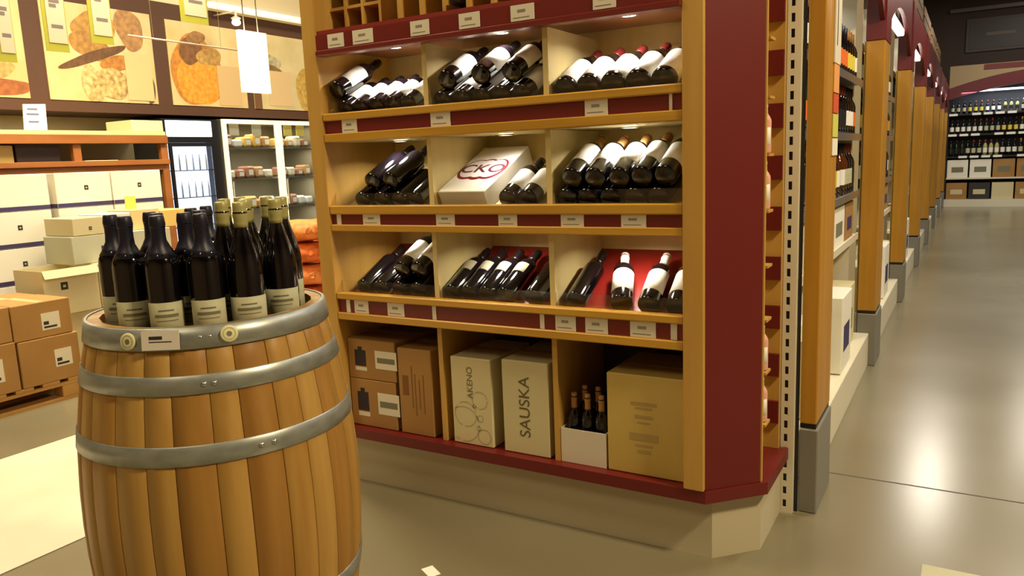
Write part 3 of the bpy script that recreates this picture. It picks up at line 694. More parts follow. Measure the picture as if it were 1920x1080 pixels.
# ------------------------------------------------------------ far shelf wall with arch
FY = 18.3
ft = thing('far_shelving', 'dark wide shelving with a red arched header at the far end of aisle', 'shelving', (.9, FY + .2, 0))
FX0, FX1 = -.44, 3.2
bm = BM(); box(bm, (FX0, FY, 0), (FX1, FY + .5, .15)); part('base_plinth', bm, offwh, ft)
bm = BM(); box(bm, (FX0, FY + .45, .15), (FX1, FY + .5, 2.5)); part('back_panel', bm, mat('far_back', (60, 58, 60), .6), ft)
for x in (FX0, 1.4, FX1 - .02):
    bm = BM(); box(bm, (x, FY + .02, .15), (x + .02, FY + .45, 2.5)); part('side_panel', bm, blackm, ft)
for z in (.585, 1.017, 1.455, 1.86):
    for xa, xb in ((FX0 + .021, 1.399), (1.421, FX1 - .021)):
        bm = BM(); box(bm, (xa, FY + .02, z - .03), (xb, FY + .45, z)); part('shelf', bm, blackm if z > .7 else offwh, ft)
        if z > .7:
            n = int((xb - xa) / .2)
            for k in range(n):
                if (k * 7 + int(z * 10)) % 5 == 0: continue
                bm = BM(); box(bm, (xa + .2 * k, FY + .012, z - .035), (xa + .2 * k + .15, FY + .0195, z + .01)); part('price_label', bm, labelw, ft)
bm = BM(); n = 28; cxm = (FX0 + FX1) / 2
def arcz(x, zc, rise): q = (x - cxm) / ((FX1 - FX0) / 2); return zc + rise * (1 - q * q)
for k in range(n):
    xa, xb = FX0 + (FX1 - FX0) * k / n, FX0 + (FX1 - FX0) * (k + 1) / n
    quadslab(bm, [(xa, FY - .05, arcz(xa, 2.14, .28)), (xb, FY - .05, arcz(xb, 2.14, .28)), (xb, FY - .05, arcz(xb, 2.36, .30)), (xa, FY - .05, arcz(xa, 2.36, .30))], (0, .06, 0))
part('arched_header', bm, mat('wine_red', (104, 26, 34), .5), ft)
bm = BM()
for k in range(n):
    xa, xb = FX0 + (FX1 - FX0) * k / n, FX0 + (FX1 - FX0) * (k + 1) / n
    quadslab(bm, [(xa, FY - .04, arcz(xa, 2.365, .30)), (xb, FY - .04, arcz(xb, 2.365, .30)), (xb, FY - .04, 2.80), (xa, FY - .04, 2.80)], (0, .06, 0))
part('cream_header', bm, mat('beige_header', (170, 146, 108), .6), ft)
bm = BM(); box(bm, (.14, FY - .05, 2.69), (1.9, FY - .0405, 2.79)); part('red_sign_strip', bm, redlam, ft)
bm = BM(); rod(bm, (FX0 + .1, FY + .1, 2.3), (FX1 - .1, FY + .1, 2.3), .02, 8); part('strip_lamp', bm, mat('cool_strip', (220, 235, 255), .5, emit=3), ft)
area('far_strip_light', (cxm, FY - .02, 2.28), .12, 22, (.8, .9, 1), rot=(math.radians(15), 0, PI / 2 * 0), sy=.1).data.size = 3.2
frow = 0
for z, s, rn in ((1.018, 1.05, 'third'), (1.456, .98, 'second'), (1.861, .82, 'top')):
    for j in range(23):
        if j == 18: continue
        x = FX0 + .08 + j * .0995
        bi = (0, 1, 0, 3, 0, 0, 1, 0)[(j // 3 + int(z * 9)) % 8]; li = (0, 0, 1, 3, 0, 4, 1)[(j // 3 + int(z * 5)) % 7]
        small_bottle((x, FY + .08, z + .0005), bi, li, j // 4 % 4, '%s bottle with %s label, %s shelf of far shelving, %s' % (bodies[bi][0], labs[li][0], rn, 'number %d counted from left' % (j + 1) if 0 else (ORD[j] if j < 18 else ORD[j - 18]) + (' from left' if j < 18 else ' past the centre upright')), s=s)
for z, n_, hh in ((.586, 9, .36), (.151, 9, .33)):
    for k in range(n_):
        x = FX0 + .03 + k * .40
        if 1.0 < x + .37 and x < 1.42 and x + .37 > 1.39: continue
        m_, nm = ((cartonw, 'white'), (cartonw, 'white'), (carton, 'brown'), (carton, 'brown'), (cartonc, 'cream'))[k % 5] if z > .5 else ((carton, 'brown'), (mat('dark_carton', (50, 44, 40), .6), 'dark'), (cartonc, 'cream'))[k % 3]
        tt = thing('wine_carton', '%s carton on the %s of far shelving, %s from left' % (nm, 'fourth shelf' if z > .5 else 'base', ORD[k]), 'box', (x + .185, FY + .2, z))
        bm = BM(); box(bm, (x, FY + .05, z), (x + .37, FY + .4, z + hh), bev=.004); part('carton_body', bm, m_, tt)
        bm = BM(); box(bm, (x + .08, FY + .049, z + hh * .3), (x + .29, FY + .05, z + hh * .6)); part('carton_print', bm, inkm if z > .5 else cartonc, tt)
bm = BM(); box(bm, (-.2, 18.86, 3.1), (1.0, 18.898, 3.75)); box(bm, (-.15, 18.853, 3.15), (.95, 18.86, 3.7), 1); box(bm, (.15, 18.85, 3.4), (.65, 18.853, 3.46), 2)
solo('wall_sign', bm, [mat('sign_frame', (70, 60, 52), .6), mat('sign_face', (44, 34, 32), .5), mat('sign_print', (96, 84, 70), .6)], 'dim dark rectangular sign high on the far wall', 'sign', loc=(.4, 18.88, 3.1))
bm = BM(); box(bm, (-.5, 18.8, 3.9), (4.5, 18.86, 3.97)); solo('wall_rail', bm, mat('rail_grey', (90, 82, 72), .5), 'grey horizontal rail on the dark far wall above sign', 'rail', loc=(2, 18.83, 3.9))

# ------------------------------------------------------------ left side: pallets, cartons
def pallet(x0, x1, y0, y1, label):
    t = thing('wooden_pallet', label, 'pallet', ((x0 + x1) / 2, (y0 + y1) / 2, 0)); ny = 5
    for k in range(3):
        xx = x0 + k * (x1 - x0 - .1) / 2
        bm = BM(); box(bm, (xx, y0, 0), (xx + .1, y1, .02)); part('bottom_board', bm, pallm, t)
        for q in range(3):
            yy = y0 + q * (y1 - y0 - .14) / 2
            bm = BM(); box(bm, (xx, yy, .02), (xx + .1, yy + .14, .09), bev=.003); part('block', bm, pallm, t)
        bm = BM(); box(bm, (xx, y0, .09), (xx + .1, y1, .108)); part('stringer', bm, pallm, t)
    n = int((y1 - y0) / .14)
    for k in range(n):
        yy = y0 + k * (y1 - y0 - .1) / (n - 1)
        bm = BM(); box(bm, (x0, yy, .108), (x1, yy + .1, .127), bev=.002); part('deck_board', bm, pallm, t)
def cart(x1, y0, y1, z0, z1, m_, label, dep=.33, sticker=None, stripe=None, mark=None, openf=False):
    t = thing('wine_carton', label, 'box', (x1 - dep / 2, (y0 + y1) / 2, z0)); x0 = x1 - dep; z1 -= .0015
    if openf:
        bm = BM(); k_ = .004
        for a_, b_ in (((x0, y0, z0), (x1, y0 + k_, z1)), ((x0, y1 - k_, z0), (x1, y1, z1)), ((x0, y0 + k_, z0), (x0 + k_, y1 - k_, z1)), ((x1 - k_, y0 + k_, z0), (x1, y1 - k_, z1)), ((x0 + k_, y0 + k_, z0), (x1 - k_, y1 - k_, z0 + k_))): box(bm, a_, b_)
        part('carton_body', bm, m_, t)
        bm = BM(); quadslab(bm, [(x1, y0, z1), (x1, y1, z1), (x1 + .03, y1, z1 - .05), (x1 + .03, y0, z1 - .05)], (.003, 0, .002)); part('flap', bm, m_, t)
    else:
        bm = BM(); box(bm, (x0, y0, z0), (x1, y1, z1), bev=.004); part('carton_body', bm, m_, t)
        bm = BM(); ym = (y0 + y1) / 2; box(bm, (x0 + .004, ym - .025, z1), (x1 - .004, ym + .025, z1 + .0006)); part('packing_tape', bm, mat('tape_' + m_.name, (206, 176, 120), .4), t)
    if stripe: bm = BM(); box(bm, (x1, y0 + .002, z0 + .003), (x1 + .0008, y1 - .002, z0 + stripe)); box(bm, (x0 + .002, y0 - .0008, z0 + .003), (x1 - .002, y0, z0 + stripe)); part('purple_band', bm, purple, t)
    if sticker:
        a0, a1, b0, b1 = sticker; bm = BM(); box(bm, (x1, a0, b0), (x1 + .0008, a1, b1)); h_ = b1 - b0; box(bm, (x1 + .0008, a0 + .01, b0 + h_ * .1), (x1 + .0013, a1 - .02, b0 + h_ * .22), 1); box(bm, (x1 + .0008, a0 + .01, b0 + h_ * .3), (x1 + .0013, a0 + .04, b0 + h_ * .5), 1); part('paper_label', bm, [tagm, darkink], t)
    if mark:
        my, mz, s_ = mark; bm = BM(); box(bm, (x1 + .0002, my, mz), (x1 + .0012, my + s_, mz + s_ * 1.1)); box(bm, (x1 + .0012, my + s_ * .3, mz + s_ * .35), (x1 + .0018, my + s_ * .7, mz + s_ * .7), 1); part('printed_mark', bm, [darkink, labelc], t)
    return t
pallet(-5.2, -4.6, 1.15, 2.60, 'wooden pallet under the brown cartons at left')
cart(-4.6, 2.246, 2.59, .1275, .398, carton, 'brown carton on the pallet, lower one at the barrel side', sticker=(2.44, 2.54, .21, .315))
cart(-4.605, 2.235, 2.57, .3995, .610, carton, 'brown carton on the pallet, upper one at the barrel side', sticker=(2.395, 2.50, .44, .54))
cart(-4.6, 1.87, 2.2335, .1275, .410, carton, 'brown carton on the pallet, lower one at the picture edge', sticker=(2.05, 2.155, .2, .33))
cart(-4.605, 1.86, 2.228, .4115, .612, carton, 'brown carton on the pallet, upper one at the picture edge')
cart(-4.94, 2.2, 2.58, .1275, .398, carton, 'brown carton in the back row of the pallet, lower one', dep=.25)
cart(-4.94, 2.2, 2.57, .3995, .607, carton, 'brown carton in the back row behind the upper front carton', dep=.25)
cart(-4.94, 1.82, 2.19, .1275, .410, carton, 'brown carton in the back row, lower at picture edge', dep=.25)
cart(-4.94, 1.82, 2.19, .4115, .610, carton, 'brown carton in the back row, upper at picture edge', dep=.25)
pallet(-6.2, -5.5, 2.05, 3.92, 'wooden pallet under the tall white carton stacks')
zt = [.1275, .365, .610, .855, 1.100, 1.347]
rown = ['bottom', 'fourth from top', 'middle', 'second from top', 'top']
for c_, (ya, yb, cn) in enumerate(((2.08, 2.55, 'outermost left'), (2.56, 3.03, 'second column'), (3.08, 3.49, 'third column'), (3.50, 3.91, 'column nearest coolers'))):
    for k in range(5):
        if c_ < 2 or k >= 2 or True:
            cart(-5.5, ya, yb, zt[k] + .0005, zt[k + 1], cartonw, 'white carton with purple bottom band, %s of the %s' % (rown[k], cn), dep=.5, stripe=.032, mark=((ya + yb) / 2, zt[k] + .12, .03) if k < 4 or c_ > 1 else None)
pallet(-5.46, -5.0, 2.64, 4.1, 'wooden pallet under the open cream cartons')
cart(-5.02, 2.65, 3.02, .1275, .44, cartonc, 'cream carton on pallet under the open one')
cart(-5.02, 3.03, 3.42, .1275, .44, cartonc, 'cream carton on pallet, second from the brown stack')
cart(-5.02, 3.43, 3.82, .1275, .44, cartonc, 'cream carton on pallet, third from the brown stack')
cart(-5.0, 2.64, 3.0, .4405, .735, cartonc, 'open cream carton with a dark square mark', openf=True, mark=(2.75, .60, .045))
cart(-5.0, 3.01, 3.40, .4405, .735, cartonc, 'closed cream carton right of the open carton')
cart(-5.0, 3.41, 3.80, .4405, .735, cartonc, 'cream carton hidden behind barrel bottles')
cart(-5.08, 2.90, 3.24, .7365, .925, cartongr, 'greyish carton stacked behind the open carton', mark=(3.10, .79, .05))
cart(-5.05, 3.25, 3.62, .7365, .925, cartongr, 'greyish carton with its lid beside the bottles')
cart(-5.08, 2.92, 3.14, .9255, 1.045, cartonc, 'small cream carton on top of the greyish one', mark=(3.03, .96, .02))
cart(-5.08, 3.16, 3.34, .9255, 1.055, cartonw, 'small white carton beside the small cream carton')
for k, (y0, c_, nm) in enumerate(((3.36, (236, 214, 150), 'pale'), (3.60, (228, 196, 110), 'straw-coloured'))):
    cart(-5.1, y0, y0 + .22, .9255, 1.07 - .02 * k, mat('flyer_box_%d' % k, c_, .6), nm + ' low box on the greyish cartons', dep=.28)
bm = BM(); box(bm, (-5.25, 3.42, 1.0708), (-5.24, 3.50, 1.16)); solo('price_card', bm, mat('yellow_card', (236, 214, 96), .6), 'small yellow card standing on the leaflet boxes', 'card', loc=(-5.245, 3.46, 1.0708))

# orange net sacks
pallet(-4.55, -4.0, 3.95, 4.75, 'wooden pallet under the orange sacks')
sk = mat('orange_sack', (226, 120, 44), .7, c2=(196, 88, 28), scale=(26, 26, 26), bump=.5)
sk2 = mat('orange_sack_pale', (236, 150, 76), .6, c2=(214, 112, 44), scale=(20, 20, 20), bump=.5)
for lv in range(5):
    for q in range(2):
        bm = BM(); bmesh.ops.create_icosphere(bm, subdivisions=3, radius=1)
        rnd = random.Random(lv * 7 + q)
        for v in bm.verts:
            x, y, z = v.co; f_ = 1 + .06 * math.sin(9 * x + lv) * math.cos(7 * y + q)
            v.co = Vector((math.copysign(abs(x) ** .7, x) * .245 * f_, math.copysign(abs(y) ** .75, y) * .185 * f_, math.copysign(abs(z) ** .8, z) * .076 * f_))
        for f in bm.faces: f.smooth = True
        for s_ in (-1, 1): rod(bm, (.2, s_ * .12, 0), (.25, s_ * .17, .02), .02, 8)
        zc = .212 + lv * .162
        for v in bm.verts: v.co += Vector((-4.26 + rnd.uniform(-.015, .015), 4.14 + q * .42, zc))
        solo('produce_sack', bm, sk if (lv + q) % 2 else sk2, 'orange net sack, %s layer from floor, %s of pair beside the coolers' % (ORD[lv], ('near one', 'far one')[q]), 'sack', 'orange produce sacks', loc=(-4.26, 4.14 + q * .42, zc - .07))

# ------------------------------------------------------------ wall rack behind the cartons
rk = thing('wall_rack', 'long orange-brown wooden rack against the left wall under posters', 'rack', (-6.75, 3.2, 0))
RX = -6.5
bm = BM(); box(bm, (-7.03, 1.2, 1.665), (RX, 4.72, 1.70)); part('top_board', bm, mat('top_shelf_cream', (240, 214, 150), .5), rk)
bm = BM(); box(bm, (RX, 1.2, 1.59), (RX + .03, 4.72, 1.665), bev=.003); part('front_beam', bm, brbeam, rk)
bm = BM(); box(bm, (RX, 1.2, 1.40), (RX + .03, 4.72, 1.445), bev=.003); part('lower_beam', bm, brbeam, rk)
bm = BM(); box(bm, (-7.03, 1.2, 1.35), (RX - .001, 4.72, 1.40)); part('middle_board', bm, brbeam, rk)
for y in (1.2, 2.55, 3.83, 4.66):
    bm = BM(); box(bm, (RX - .05, y, 0), (RX - .0005, y + .07, 1.664), bev=.004); part('upright', bm, brbeam, rk)
bm = BM(); box(bm, (-7.03, 1.2, .1), (-7.0, 4.72, 1.66)); part('back_panel', bm, mat('rack_grey', (150, 140, 108), .4, .2), rk)
bm = BM(); box(bm, (-6.9, 3.40, 1.4005), (-6.56, 3.75, 1.585), bev=.004); solo('storage_box', bm, mat('dark_storage', (52, 34, 30), .6), 'dark box inside the wooden wall rack', 'box', loc=(-6.7, 3.55, 1.4005))
bm = BM(); box(bm, (-6.9, 3.0, 1.4005), (-6.56, 3.38, 1.58), bev=.004); solo('storage_box', bm, mat('olive_storage', (190, 160, 90), .6), 'straw-coloured box inside the wall rack at the picture edge', 'box', loc=(-6.7, 3.2, 1.4005))
bm = BM(); box(bm, (-6.9, 3.95, 1.4005), (-6.54, 4.25, 1.45), bev=.004); solo('storage_box', bm, mat('pale_storage', (244, 226, 180), .5), 'flat pale box inside the right half of the wall rack', 'box', loc=(-6.7, 4.1, 1.4005))
bm = BM(); box(bm, (-6.9, 4.4, 1.7005), (-6.52, 4.72, 1.80), bev=.004); solo('storage_box', bm, mat('cream_top_box', (240, 220, 176), .6), 'cream box on top of the wall rack next to the black cooler', 'box', loc=(-6.7, 4.5, 1.7005))
bm = BM(); p = [at_x(*q, -6.53) for q in ((47, 250), (90, 250), (85, 195), (43, 195))]
quadslab(bm, [(v.x, v.y, max(v.z, 1.701)) for v in p], (-.012, 0, 0))
tt = thing('price_sign', 'white-blue price sign standing on the wall rack below the posters', 'sign', (-6.53, p[0].y, 1.7005)); part('sign_board', bm, mat('bluish_white', (236, 238, 248), .5), tt)
bm = BM(); yc = (p[0].y + p[1].y) / 2
for zz, ww in ((1.86, .05), (1.82, .06), (1.76, .05)): box(bm, (-6.529, yc - ww, zz), (-6.528, yc + ww * .6, zz + .014))
part('sign_print', bm, mat('blue_grey_ink', (120, 120, 150), .6), tt)
# coolers
def shelf_goods(x, y0, y1, z, n, parent_lab, h0=.1, seed=1):
    rnd = random.Random(seed)
    for k in range(n):
        wy = (y1 - y0) / n; yy = y0 + k * wy; h_ = h0 * rnd.uniform(.7, 1.25); c_ = rnd.choice(((230, 220, 190), (196, 150, 90), (220, 180, 90), (170, 120, 90), (236, 236, 226)))
        bm = BM(); box(bm, (x - .18, yy + wy * .08, z), (x, yy + wy * .9, z + h_), bev=min(.02, h_ * .2)); box(bm, (x + .0002, yy + wy * .25, z + h_ * .25), (x + .0015, yy + wy * .7, z + h_ * .7), 1)
        solo('food_package', bm, [mat('pack_%d_%d_%d' % c_, c_, .5), labelw], 'food package, %s from left on %s' % (ORD[k], parent_lab), 'package', loc=(x - .09, yy + wy / 2, z))
ck = thing('black_cooler', 'tall black drinks cooler with lit white header and glass door', 'cooler', (-7.3, 5.4, 0)); 
X0c, X1c = -7.035, -6.99
Y0, Y1 = 5.045, 5.765; bk = -7.6
fx = -6.99
bm = BM(); box(bm, (bk, Y0, .0), (fx, Y0 + .04, 1.86)); box(bm, (bk, Y1 - .12, 0), (fx, Y1, 1.86)); box(bm, (bk, Y0 + .04, 1.845), (fx, Y1 - .12, 1.86)); box(bm, (bk, Y0 + .04, 0), (fx, Y1 - .12, .12)); box(bm, (bk, Y0 + .04, .12), (bk + .02, Y1 - .12, 1.845)); part('cabinet', bm, blackm, ck)
bm = BM(); box(bm, (-7.02, Y0 + .045, 1.68), (fx + .004, Y1 - .125, 1.842), bev=.006); part('lit_header', bm, coolglow, ck)
bm = BM(); box(bm, (-7.02, Y0 + .041, 1.62), (fx + .002, Y1 - .121, 1.679)); part('header_gap', bm, blackm, ck)
bm = BM(); box(bm, (-7.12, Y0 + .041, .13), (-7.11, Y1 - .121, 1.615)); part('lit_back', bm, mat('cooler_back_glow', (214, 226, 255), .5, emit=1.9), ck)
for z in (.45, .75, 1.05, 1.33):
    bm = BM(); box(bm, (-7.109, Y0 + .041, z), (-7.02, Y1 - .121, z + .01)); part('wire_shelf', bm, steel, ck)
dr = None
bm = BM(); box(bm, (fx + .0005, Y0 + .045, .125), (fx + .02, Y0 + .08, 1.615)); box(bm, (fx + .0005, Y1 - .16, .125), (fx + .02, Y1 - .125, 1.615)); box(bm, (fx + .0005, Y0 + .08, .125), (fx + .02, Y1 - .16, .16)); box(bm, (fx + .0005, Y0 + .08, 1.58), (fx + .02, Y1 - .16, 1.615)); dr = part('door', bm, blackm, ck)
bm = BM(); box(bm, (fx + .006, Y0 + .081, .161), (fx + .01, Y1 - .161, 1.579)); part('door_glass', bm, doorgl, dr)
for z in (.46, .76, 1.06, 1.34):
    for k in range(6):
        bm = BM(); lathe(bm, [(0, 0), (.009, 0), (.009, .1), (.004, .14), (.004, .16), (0, .16)], 10); yy = Y0 + .13 + k * .082
        for v in bm.verts: v.co += Vector((-7.06, yy, z + .0006))
        solo('drink_bottle', bm, mat(('drink_a', 'drink_b', 'drink_c')[k % 3], ((210, 216, 230), (180, 190, 210), (226, 220, 214))[k % 3], .3), 'pale drink bottle in black cooler, %s from left on %s shelf' % (ORD[k], {.46: 'lowest', .76: 'second', 1.06: 'third', 1.34: 'top'}[z]), 'bottle', loc=(-7.06, yy, z + .0006))
# double-door display cooler
dk = thing('display_cooler', 'double-door glass display cooler with a lit cream frame', 'cooler', (-7.2, 6.5, 0))
dk.location = (-7.0, 6.5, 0)
Y0, Y1 = 5.79, 7.20; YM = 6.56; fx = -6.99; bx_ = -7.6
# its front stands on the same line as the wall rack face
s_ = 1.0
def yy_(px, py=300): return at_x(px, py, fx).y
Y0, Y1, YM = yy_(414, 230), yy_(590, 230), yy_(518, 230)
ZT = at_x(500, 226, fx).z
bm = BM(); box(bm, (bx_, Y0, 0), (bx_ + .02, Y1, ZT)); box(bm, (bx_ + .02, Y0, 0), (fx, Y0 + .02, ZT)); box(bm, (bx_ + .02, Y1 - .02, 0), (fx, Y1, ZT)); box(bm, (bx_ + .02, Y0 + .02, 0), (fx, Y1 - .02, .15)); box(bm, (bx_ + .02, Y0 + .02, ZT - .03), (fx, Y1 - .02, ZT)); part('cabinet', bm, mat('cooler_grey', (150, 140, 110), .5), dk)
bm = BM(); fr_ = .045
box(bm, (fx + .001, Y0, .15), (fx + .03, Y0 + fr_, ZT)); box(bm, (fx + .001, Y1 - fr_ * .6, .15), (fx + .03, Y1, ZT)); box(bm, (fx + .001, YM - fr_, .15), (fx + .03, YM + fr_, ZT)); box(bm, (fx + .001, Y0 + fr_, ZT - .045), (fx + .03, YM - fr_, ZT)); box(bm, (fx + .001, YM + fr_, ZT - .045), (fx + .03, Y1 - fr_ * .6, ZT)); part('lit_frame', bm, frameglow, dk)
for ya, yb in ((Y0 + fr_ + .001, YM - fr_ - .001), (YM + fr_ + .001, Y1 - fr_ * .6 - .001)):
    bm = BM(); box(bm, (fx + .008, ya, .16), (fx + .014, yb, ZT - .047)); d_ = part('glass_door', bm, doorgl, dk)
    bm = BM(); box(bm, (fx + .03, ya + .01, .9), (fx + .05, ya + .03, 1.2), bev=.004); part('door_handle', bm, steel, d_)
shz = [at_x(500, q, fx - .1).z for q in (276, 332, 388)] + [.5]
for q, z in enumerate(shz):
    bm = BM(); box(bm, (bx_ + .021, Y0 + .021, z - .018), (fx - .03, Y1 - .021, z)); part('glass_shelf', bm, mat('cooler_shelf', (120, 118, 108), .25, .3), dk)
    shelf_goods(fx - .05, Y0 + .06, YM - .05, z + .0005, 5, 'shelf %s of left door of display cooler' % ('top', 'second', 'third', 'lowest')[q], .12, q)
    shelf_goods(fx - .05, YM + .05, Y1 - .06, z + .0005, 4, 'shelf %s of right door of display cooler' % ('top', 'second', 'third', 'lowest')[q], .11, q + 9)
bm = BM()
for k in range(12): box(bm, (fx - .018, Y1 - .05, 1.05 + k * .045), (fx - .012, Y1 - .042, 1.07 + k * .045))
part('led_strip', bm, mat('led', (240, 240, 255), .5, emit=8), dk)
for k, yy in enumerate((Y0 + .12, YM - .35, YM + .12, YM + .32)):
    c_ = ((214, 206, 180), (200, 194, 170), (228, 210, 110), (226, 206, 100))[k]
    bm = BM(); box(bm, (fx - .024, yy, ZT - .17), (fx - .020, yy + .13, ZT - .035)); part('hanging_card', bm, mat('cool_card_%d' % k, c_, .6), dk)
for z_ in [ZT - .05] + [z__ - .03 for z__ in shz[:3]]: area('cooler_inside_light', (fx - .12, (Y0 + Y1) / 2, z_), .12, 5, WHITE, sy=1.2)

# ------------------------------------------------------------ posters on the wall band
def poster(ya, yb, z0, z1, idx, label):
    X = -7.038
    t = thing('bread_poster', label, 'poster', (X, (ya + yb) / 2, z0))
    bm = BM(); box(bm, (X - .001, ya, z0), (X + .008, yb, z1)); part('poster_board', bm, mat('poster_cream_%d' % idx, ((226, 200, 146), (228, 200, 148), (226, 202, 150), (224, 204, 154))[idx], .5, c2=((208, 178, 120), (214, 184, 124), (216, 186, 120), (206, 186, 132))[idx], scale=(3, 3, 3)), t)
    W = yb - ya; Hh_ = z1 - z0; dx = [X + .0085]
    def ell(cy, cz, ry, rz, c_, rot=0, nm='printed_loaf', c2=None, pts=None):
        bm = BM(); dx[0] += .0006; vs = []
        for k in range(36):
            a_ = 2 * PI * k / 36; wob = 1 + .05 * math.sin(3 * a_ + cy * 9) + .03 * math.sin(5 * a_)
            u_, v_ = ry * math.cos(a_) * wob, rz * math.sin(a_) * wob
            y_ = ya + W * cy + (u_ * math.cos(rot) - v_ * math.sin(rot)); z_ = z0 + Hh_ * cz + (u_ * math.sin(rot) + v_ * math.cos(rot))
            vs.append(bm.verts.new((dx[0], min(max(y_, ya), yb), min(max(z_, z0), z1))))
        bm.faces.new(vs)
        part(nm, bm, mat('print_%d_%d_%d' % c_, c_, .5, c2=c2 or tuple(int(v * .8) for v in c_), scale=(22, 22, 22), detail=5), t)
    def rect(a0, b0, a1, b1, c_, nm='blank_panel'):
        bm = BM(); dx[0] += .0006; vs = [bm.verts.new((dx[0], ya + W * p_, z0 + Hh_ * q_)) for p_, q_ in ((a0, b0), (a1, b0), (a1, b1), (a0, b1))]; bm.faces.new(vs)
        part(nm, bm, mat('print_%d_%d_%d' % c_, c_, .5), t)
    if idx == 0:
        ell(.75, .62, .16, .10, (150, 100, 50), 1.2); ell(.6, .30, .3, .10, (206, 166, 96), -.1); ell(.7, .1, .35, .07, (170, 100, 50)); rect(0, 0, .5, .12, (230, 190, 150))
    if idx == 1:
        ell(.45, .78, .22, .14, (200, 148, 72), .2); ell(.40, .58, .2, .12, (186, 136, 66), -.3); ell(.42, .47, .36, .045, (116, 78, 44), .35); ell(.78, .80, .14, .2, (190, 140, 84), .3)
        ell(.62, .42, .16, .07, (196, 130, 56), .25); ell(.38, .18, .10, .17, (222, 200, 140), .2, c2=(170, 146, 88)); ell(.55, .2, .19, .14, (222, 194, 128), -.1, c2=(150, 120, 66)); ell(.93, .17, .05, .15, (120, 84, 50))
        rect(.70, .03, .96, .55, (226, 190, 136))
    if idx == 2:
        ell(.34, .42, .32, .36, (176, 116, 50), .1, 'printed_basket', c2=(214, 140, 50)); ell(.36, .34, .27, .28, (216, 138, 40), 0, 'printed_basket', c2=(232, 170, 60)); ell(.28, .66, .15, .13, (140, 92, 50), .5); ell(.45, .60, .10, .08, (214, 168, 90))
        ell(.55, .62, .12, .09, (196, 150, 80)); ell(.36, .83, .12, .06, (168, 120, 66), .2); rect(.60, .02, .92, .52, (214, 180, 128))
    if idx == 3:
        ell(.18, .62, .2, .10, (206, 190, 150)); ell(.22, .5, .16, .08, (150, 120, 70)); ell(.6, .3, .12, .25, (222, 180, 90)); rect(.17, .05, .45, .52, (222, 190, 140)); rect(0, 0, .08, .25, (120, 84, 52))
poster(2.85, 3.83, 2.0, 2.86, 0, 'bread poster at the left picture edge, cut off by the frame')
poster(4.00, 5.07, 2.0, 2.86, 1, 'poster of sliced loaves and spotted rounds, between the two others')
poster(5.24, 6.20, 2.0, 2.84, 2, 'poster of an orange bread basket above the black cooler')
poster(6.30, 7.6, 2.0, 2.84, 3, 'poster of pale bread above the display cooler, partly behind display unit')
# hanging cards
def hang(px0, px1, pyb, x, label, top=None, tilt=0):
    p0 = at_x(px0, pyb, x); p1 = at_x(px1, pyb, x); z0 = p0.z; z1 = z0 + .5 if top is None else top
    t = thing('hanging_price_card', label, 'sign', (x, (p0.y + p1.y) / 2, z0))
    bm = BM(); box(bm, (x - .004, p0.y, z0), (x, p1.y, z1)); part('card_holder', bm, mat('lime_card', (160, 156, 44), .5), t)
    w_ = p1.y - p0.y
    bm = BM(); box(bm, (x + .0002, p0.y + w_ * .16, z0 + .055), (x + .003, p1.y - w_ * .05, z1 - .01)); part('grey_face', bm, mat('card_grey', (196, 178, 150), .6), t)
    bm = BM()
    for zz, a_ in ((.15, .5), (.28, .3), (.31, .45)): box(bm, (x + .0032, p0.y + w_ * .32, z0 + zz), (x + .0038, p0.y + w_ * (.32 + a_), z0 + zz + .022))
    part('card_print', bm, mat('card_ink', (110, 100, 96), .6), t)
    bm = BM(); 
    for q in (.25, .75): rod(bm, (x, p0.y + w_ * q, z1), (x, p0.y + w_ * q, 3.19), .0015, 5)
    part('wire', bm, steel, t)
hang(0, 33, 115, -5.2, 'leftmost lime-edged grey price card hanging from above')
hang(88, 131, 95, -5.2, 'lime-edged grey price card hanging in front of the dark strip, second from left')
hang(172, 214, 80, -5.2, 'lime-edged grey price card hanging over the sliced loaf poster')
hang(340, 391, 40, -5.2, 'lime-edged grey price card hanging over the bread basket poster')
bm = BM(); rod(bm, (-5.2, 2.0, 3.2), (-5.2, 5.2, 3.2), .008, 8); solo('hanging_rail', bm, steel, 'thin ceiling rail carrying the lime-edged cards', 'rail', loc=(-5.2, 3.6, 3.2))
p0, p1 = at_x(240, 66, -5.5), at_x(452, 95, -5.5)
bm = BM(); rod(bm, p0, p1, .007, 8); 
for q_ in (.2, .8): pq = p0.lerp(p1, q_); rod(bm, pq, (pq.x, pq.y, 4.5), .002, 5)
solo('cross_rod', bm, mat('pinkish_metal', (220, 190, 160), .4), 'thin pinkish rod crossing in front of the posters', 'rod', loc=p0)
p = [at_x(*q, -4.0) for q in ((459, 172), (509, 178), (511, 66), (454, 56))]
ls = thing('lit_sign', 'blank glowing cream sign hanging in front of the bread posters', 'sign', (-4.0, p[0].y, p[0].z))
bm = BM(); quadslab(bm, [(-4.0, p[0].y, p[0].z), (-4.0, p[1].y, p[0].z), (-4.0, p[1].y, p[3].z), (-4.0, p[0].y, p[3].z)], (-.03, 0, 0)); part('glowing_panel', bm, signglow, ls)
for q in (.25, .75):
    yq = p[0].y + (p[1].y - p[0].y) * q
    bm = BM(); rod(bm, (-4.015, yq, p[3].z), (-4.015, yq, p[3].z + .9), .004, 6); part('hook_rod', bm, steel, ls)
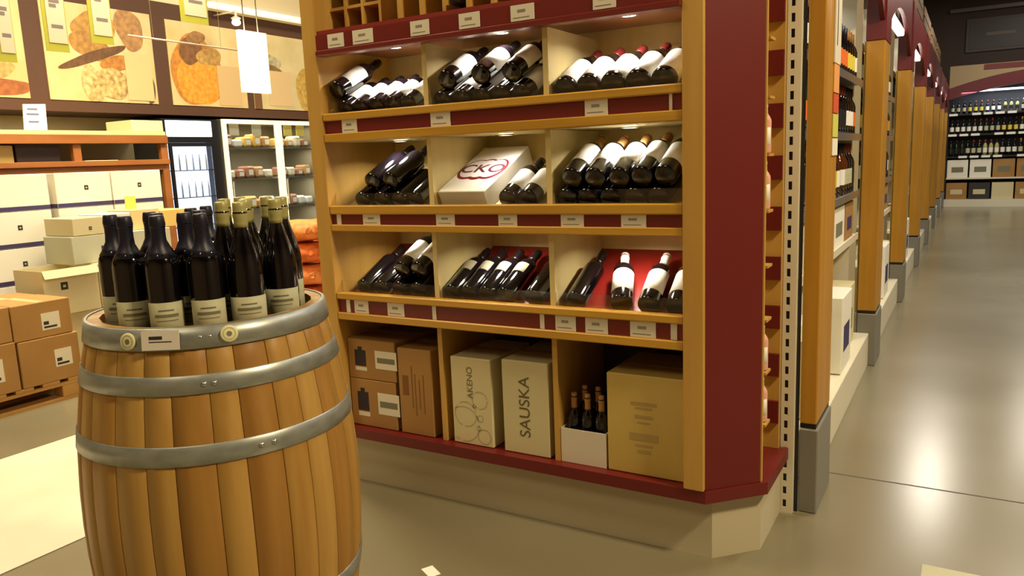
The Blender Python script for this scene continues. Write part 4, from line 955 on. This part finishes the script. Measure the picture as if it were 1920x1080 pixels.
# batten tube and spot
t0, t1 = at_x(392, 8, -6.9), at_x(580, 52, -6.9)
bt = thing('batten_light', 'long white fluorescent batten above the bread posters', 'lamp', ((t0 + t1) / 2))
bm = BM(); rod(bm, t0, (t1.x, t1.y + .8, t0.z), .035, 12); part('tube', bm, mat('tube_glow', (255, 236, 196), .5, emit=1.1), bt)
bm = BM(); box(bm, (-6.96, t0.y, t0.z + .03), (-6.86, t1.y + .8, t0.z + .06)); part('housing', bm, offwh, bt)
s0 = at_x(443, 42, -6.7)
sp = thing('spot_lamp', 'small round spot lamp glowing above the basket poster', 'lamp', s0)
bm = BM(); bmesh.ops.create_icosphere(bm, subdivisions=3, radius=.045)
for v in bm.verts: v.co = Vector((v.co.x, v.co.y, v.co.z * .75))
part('bulb', bm, lampw, sp, local=True)
bm = BM(); rod(bm, (0, 0, .03), (0, 0, .12), .014, 10); rod(bm, (0, 0, .11), (-.345, 0, .11), .008, 8); lathe(bm, [(.02, .03), (.05, .035), (.05, .045), (.02, .06)], 14); part('lamp_holder', bm, offwh, sp, local=True)
area('wall_wash', (-6.0, 3.6, 2.6), .3, 10, WARM2, rot=(0, math.radians(10), 0), sy=2.6)
bm = BM(); box(bm, (-7.69, -4.0, 3.001), (-7.05, 12.0, 3.4)); struct('trim_1', bm, mat('cream_trim', (240, 220, 176), .6))

area('rack_light', (-7.3, 3.2, 1.88), .1, 7, WARM3, sy=2.8)
# ------------------------------------------------------------ small things on the floor
q0 = at_z(808, 1072, 0)
bm = BM(); box(bm, (q0.x - .032, q0.y - .02, 0.0002), (q0.x + .032, q0.y + .02, .0014))
o = solo('paper_scrap', bm, mat('scrap', (244, 240, 226), .6), 'small white paper scrap on the floor in front of display unit', 'paper', loc=(q0.x, q0.y, 0.0002)); o.rotation_euler = (0, 0, -.5)
q1 = at_z(1790, 1085, 0)
bm = BM(); box(bm, (q1.x - .09, q1.y - .05, .0002), (q1.x + .13, q1.y + .05, .0014)); solo('floor_reflection', bm, mat('floor_reflection', (176, 172, 140), .5), 'pale rectangular painted reflection on the aisle floor at the picture bottom', 'painted reflection', loc=(q1.x, q1.y, .0002))  # pale patch standing in for a reflection on the polished floor
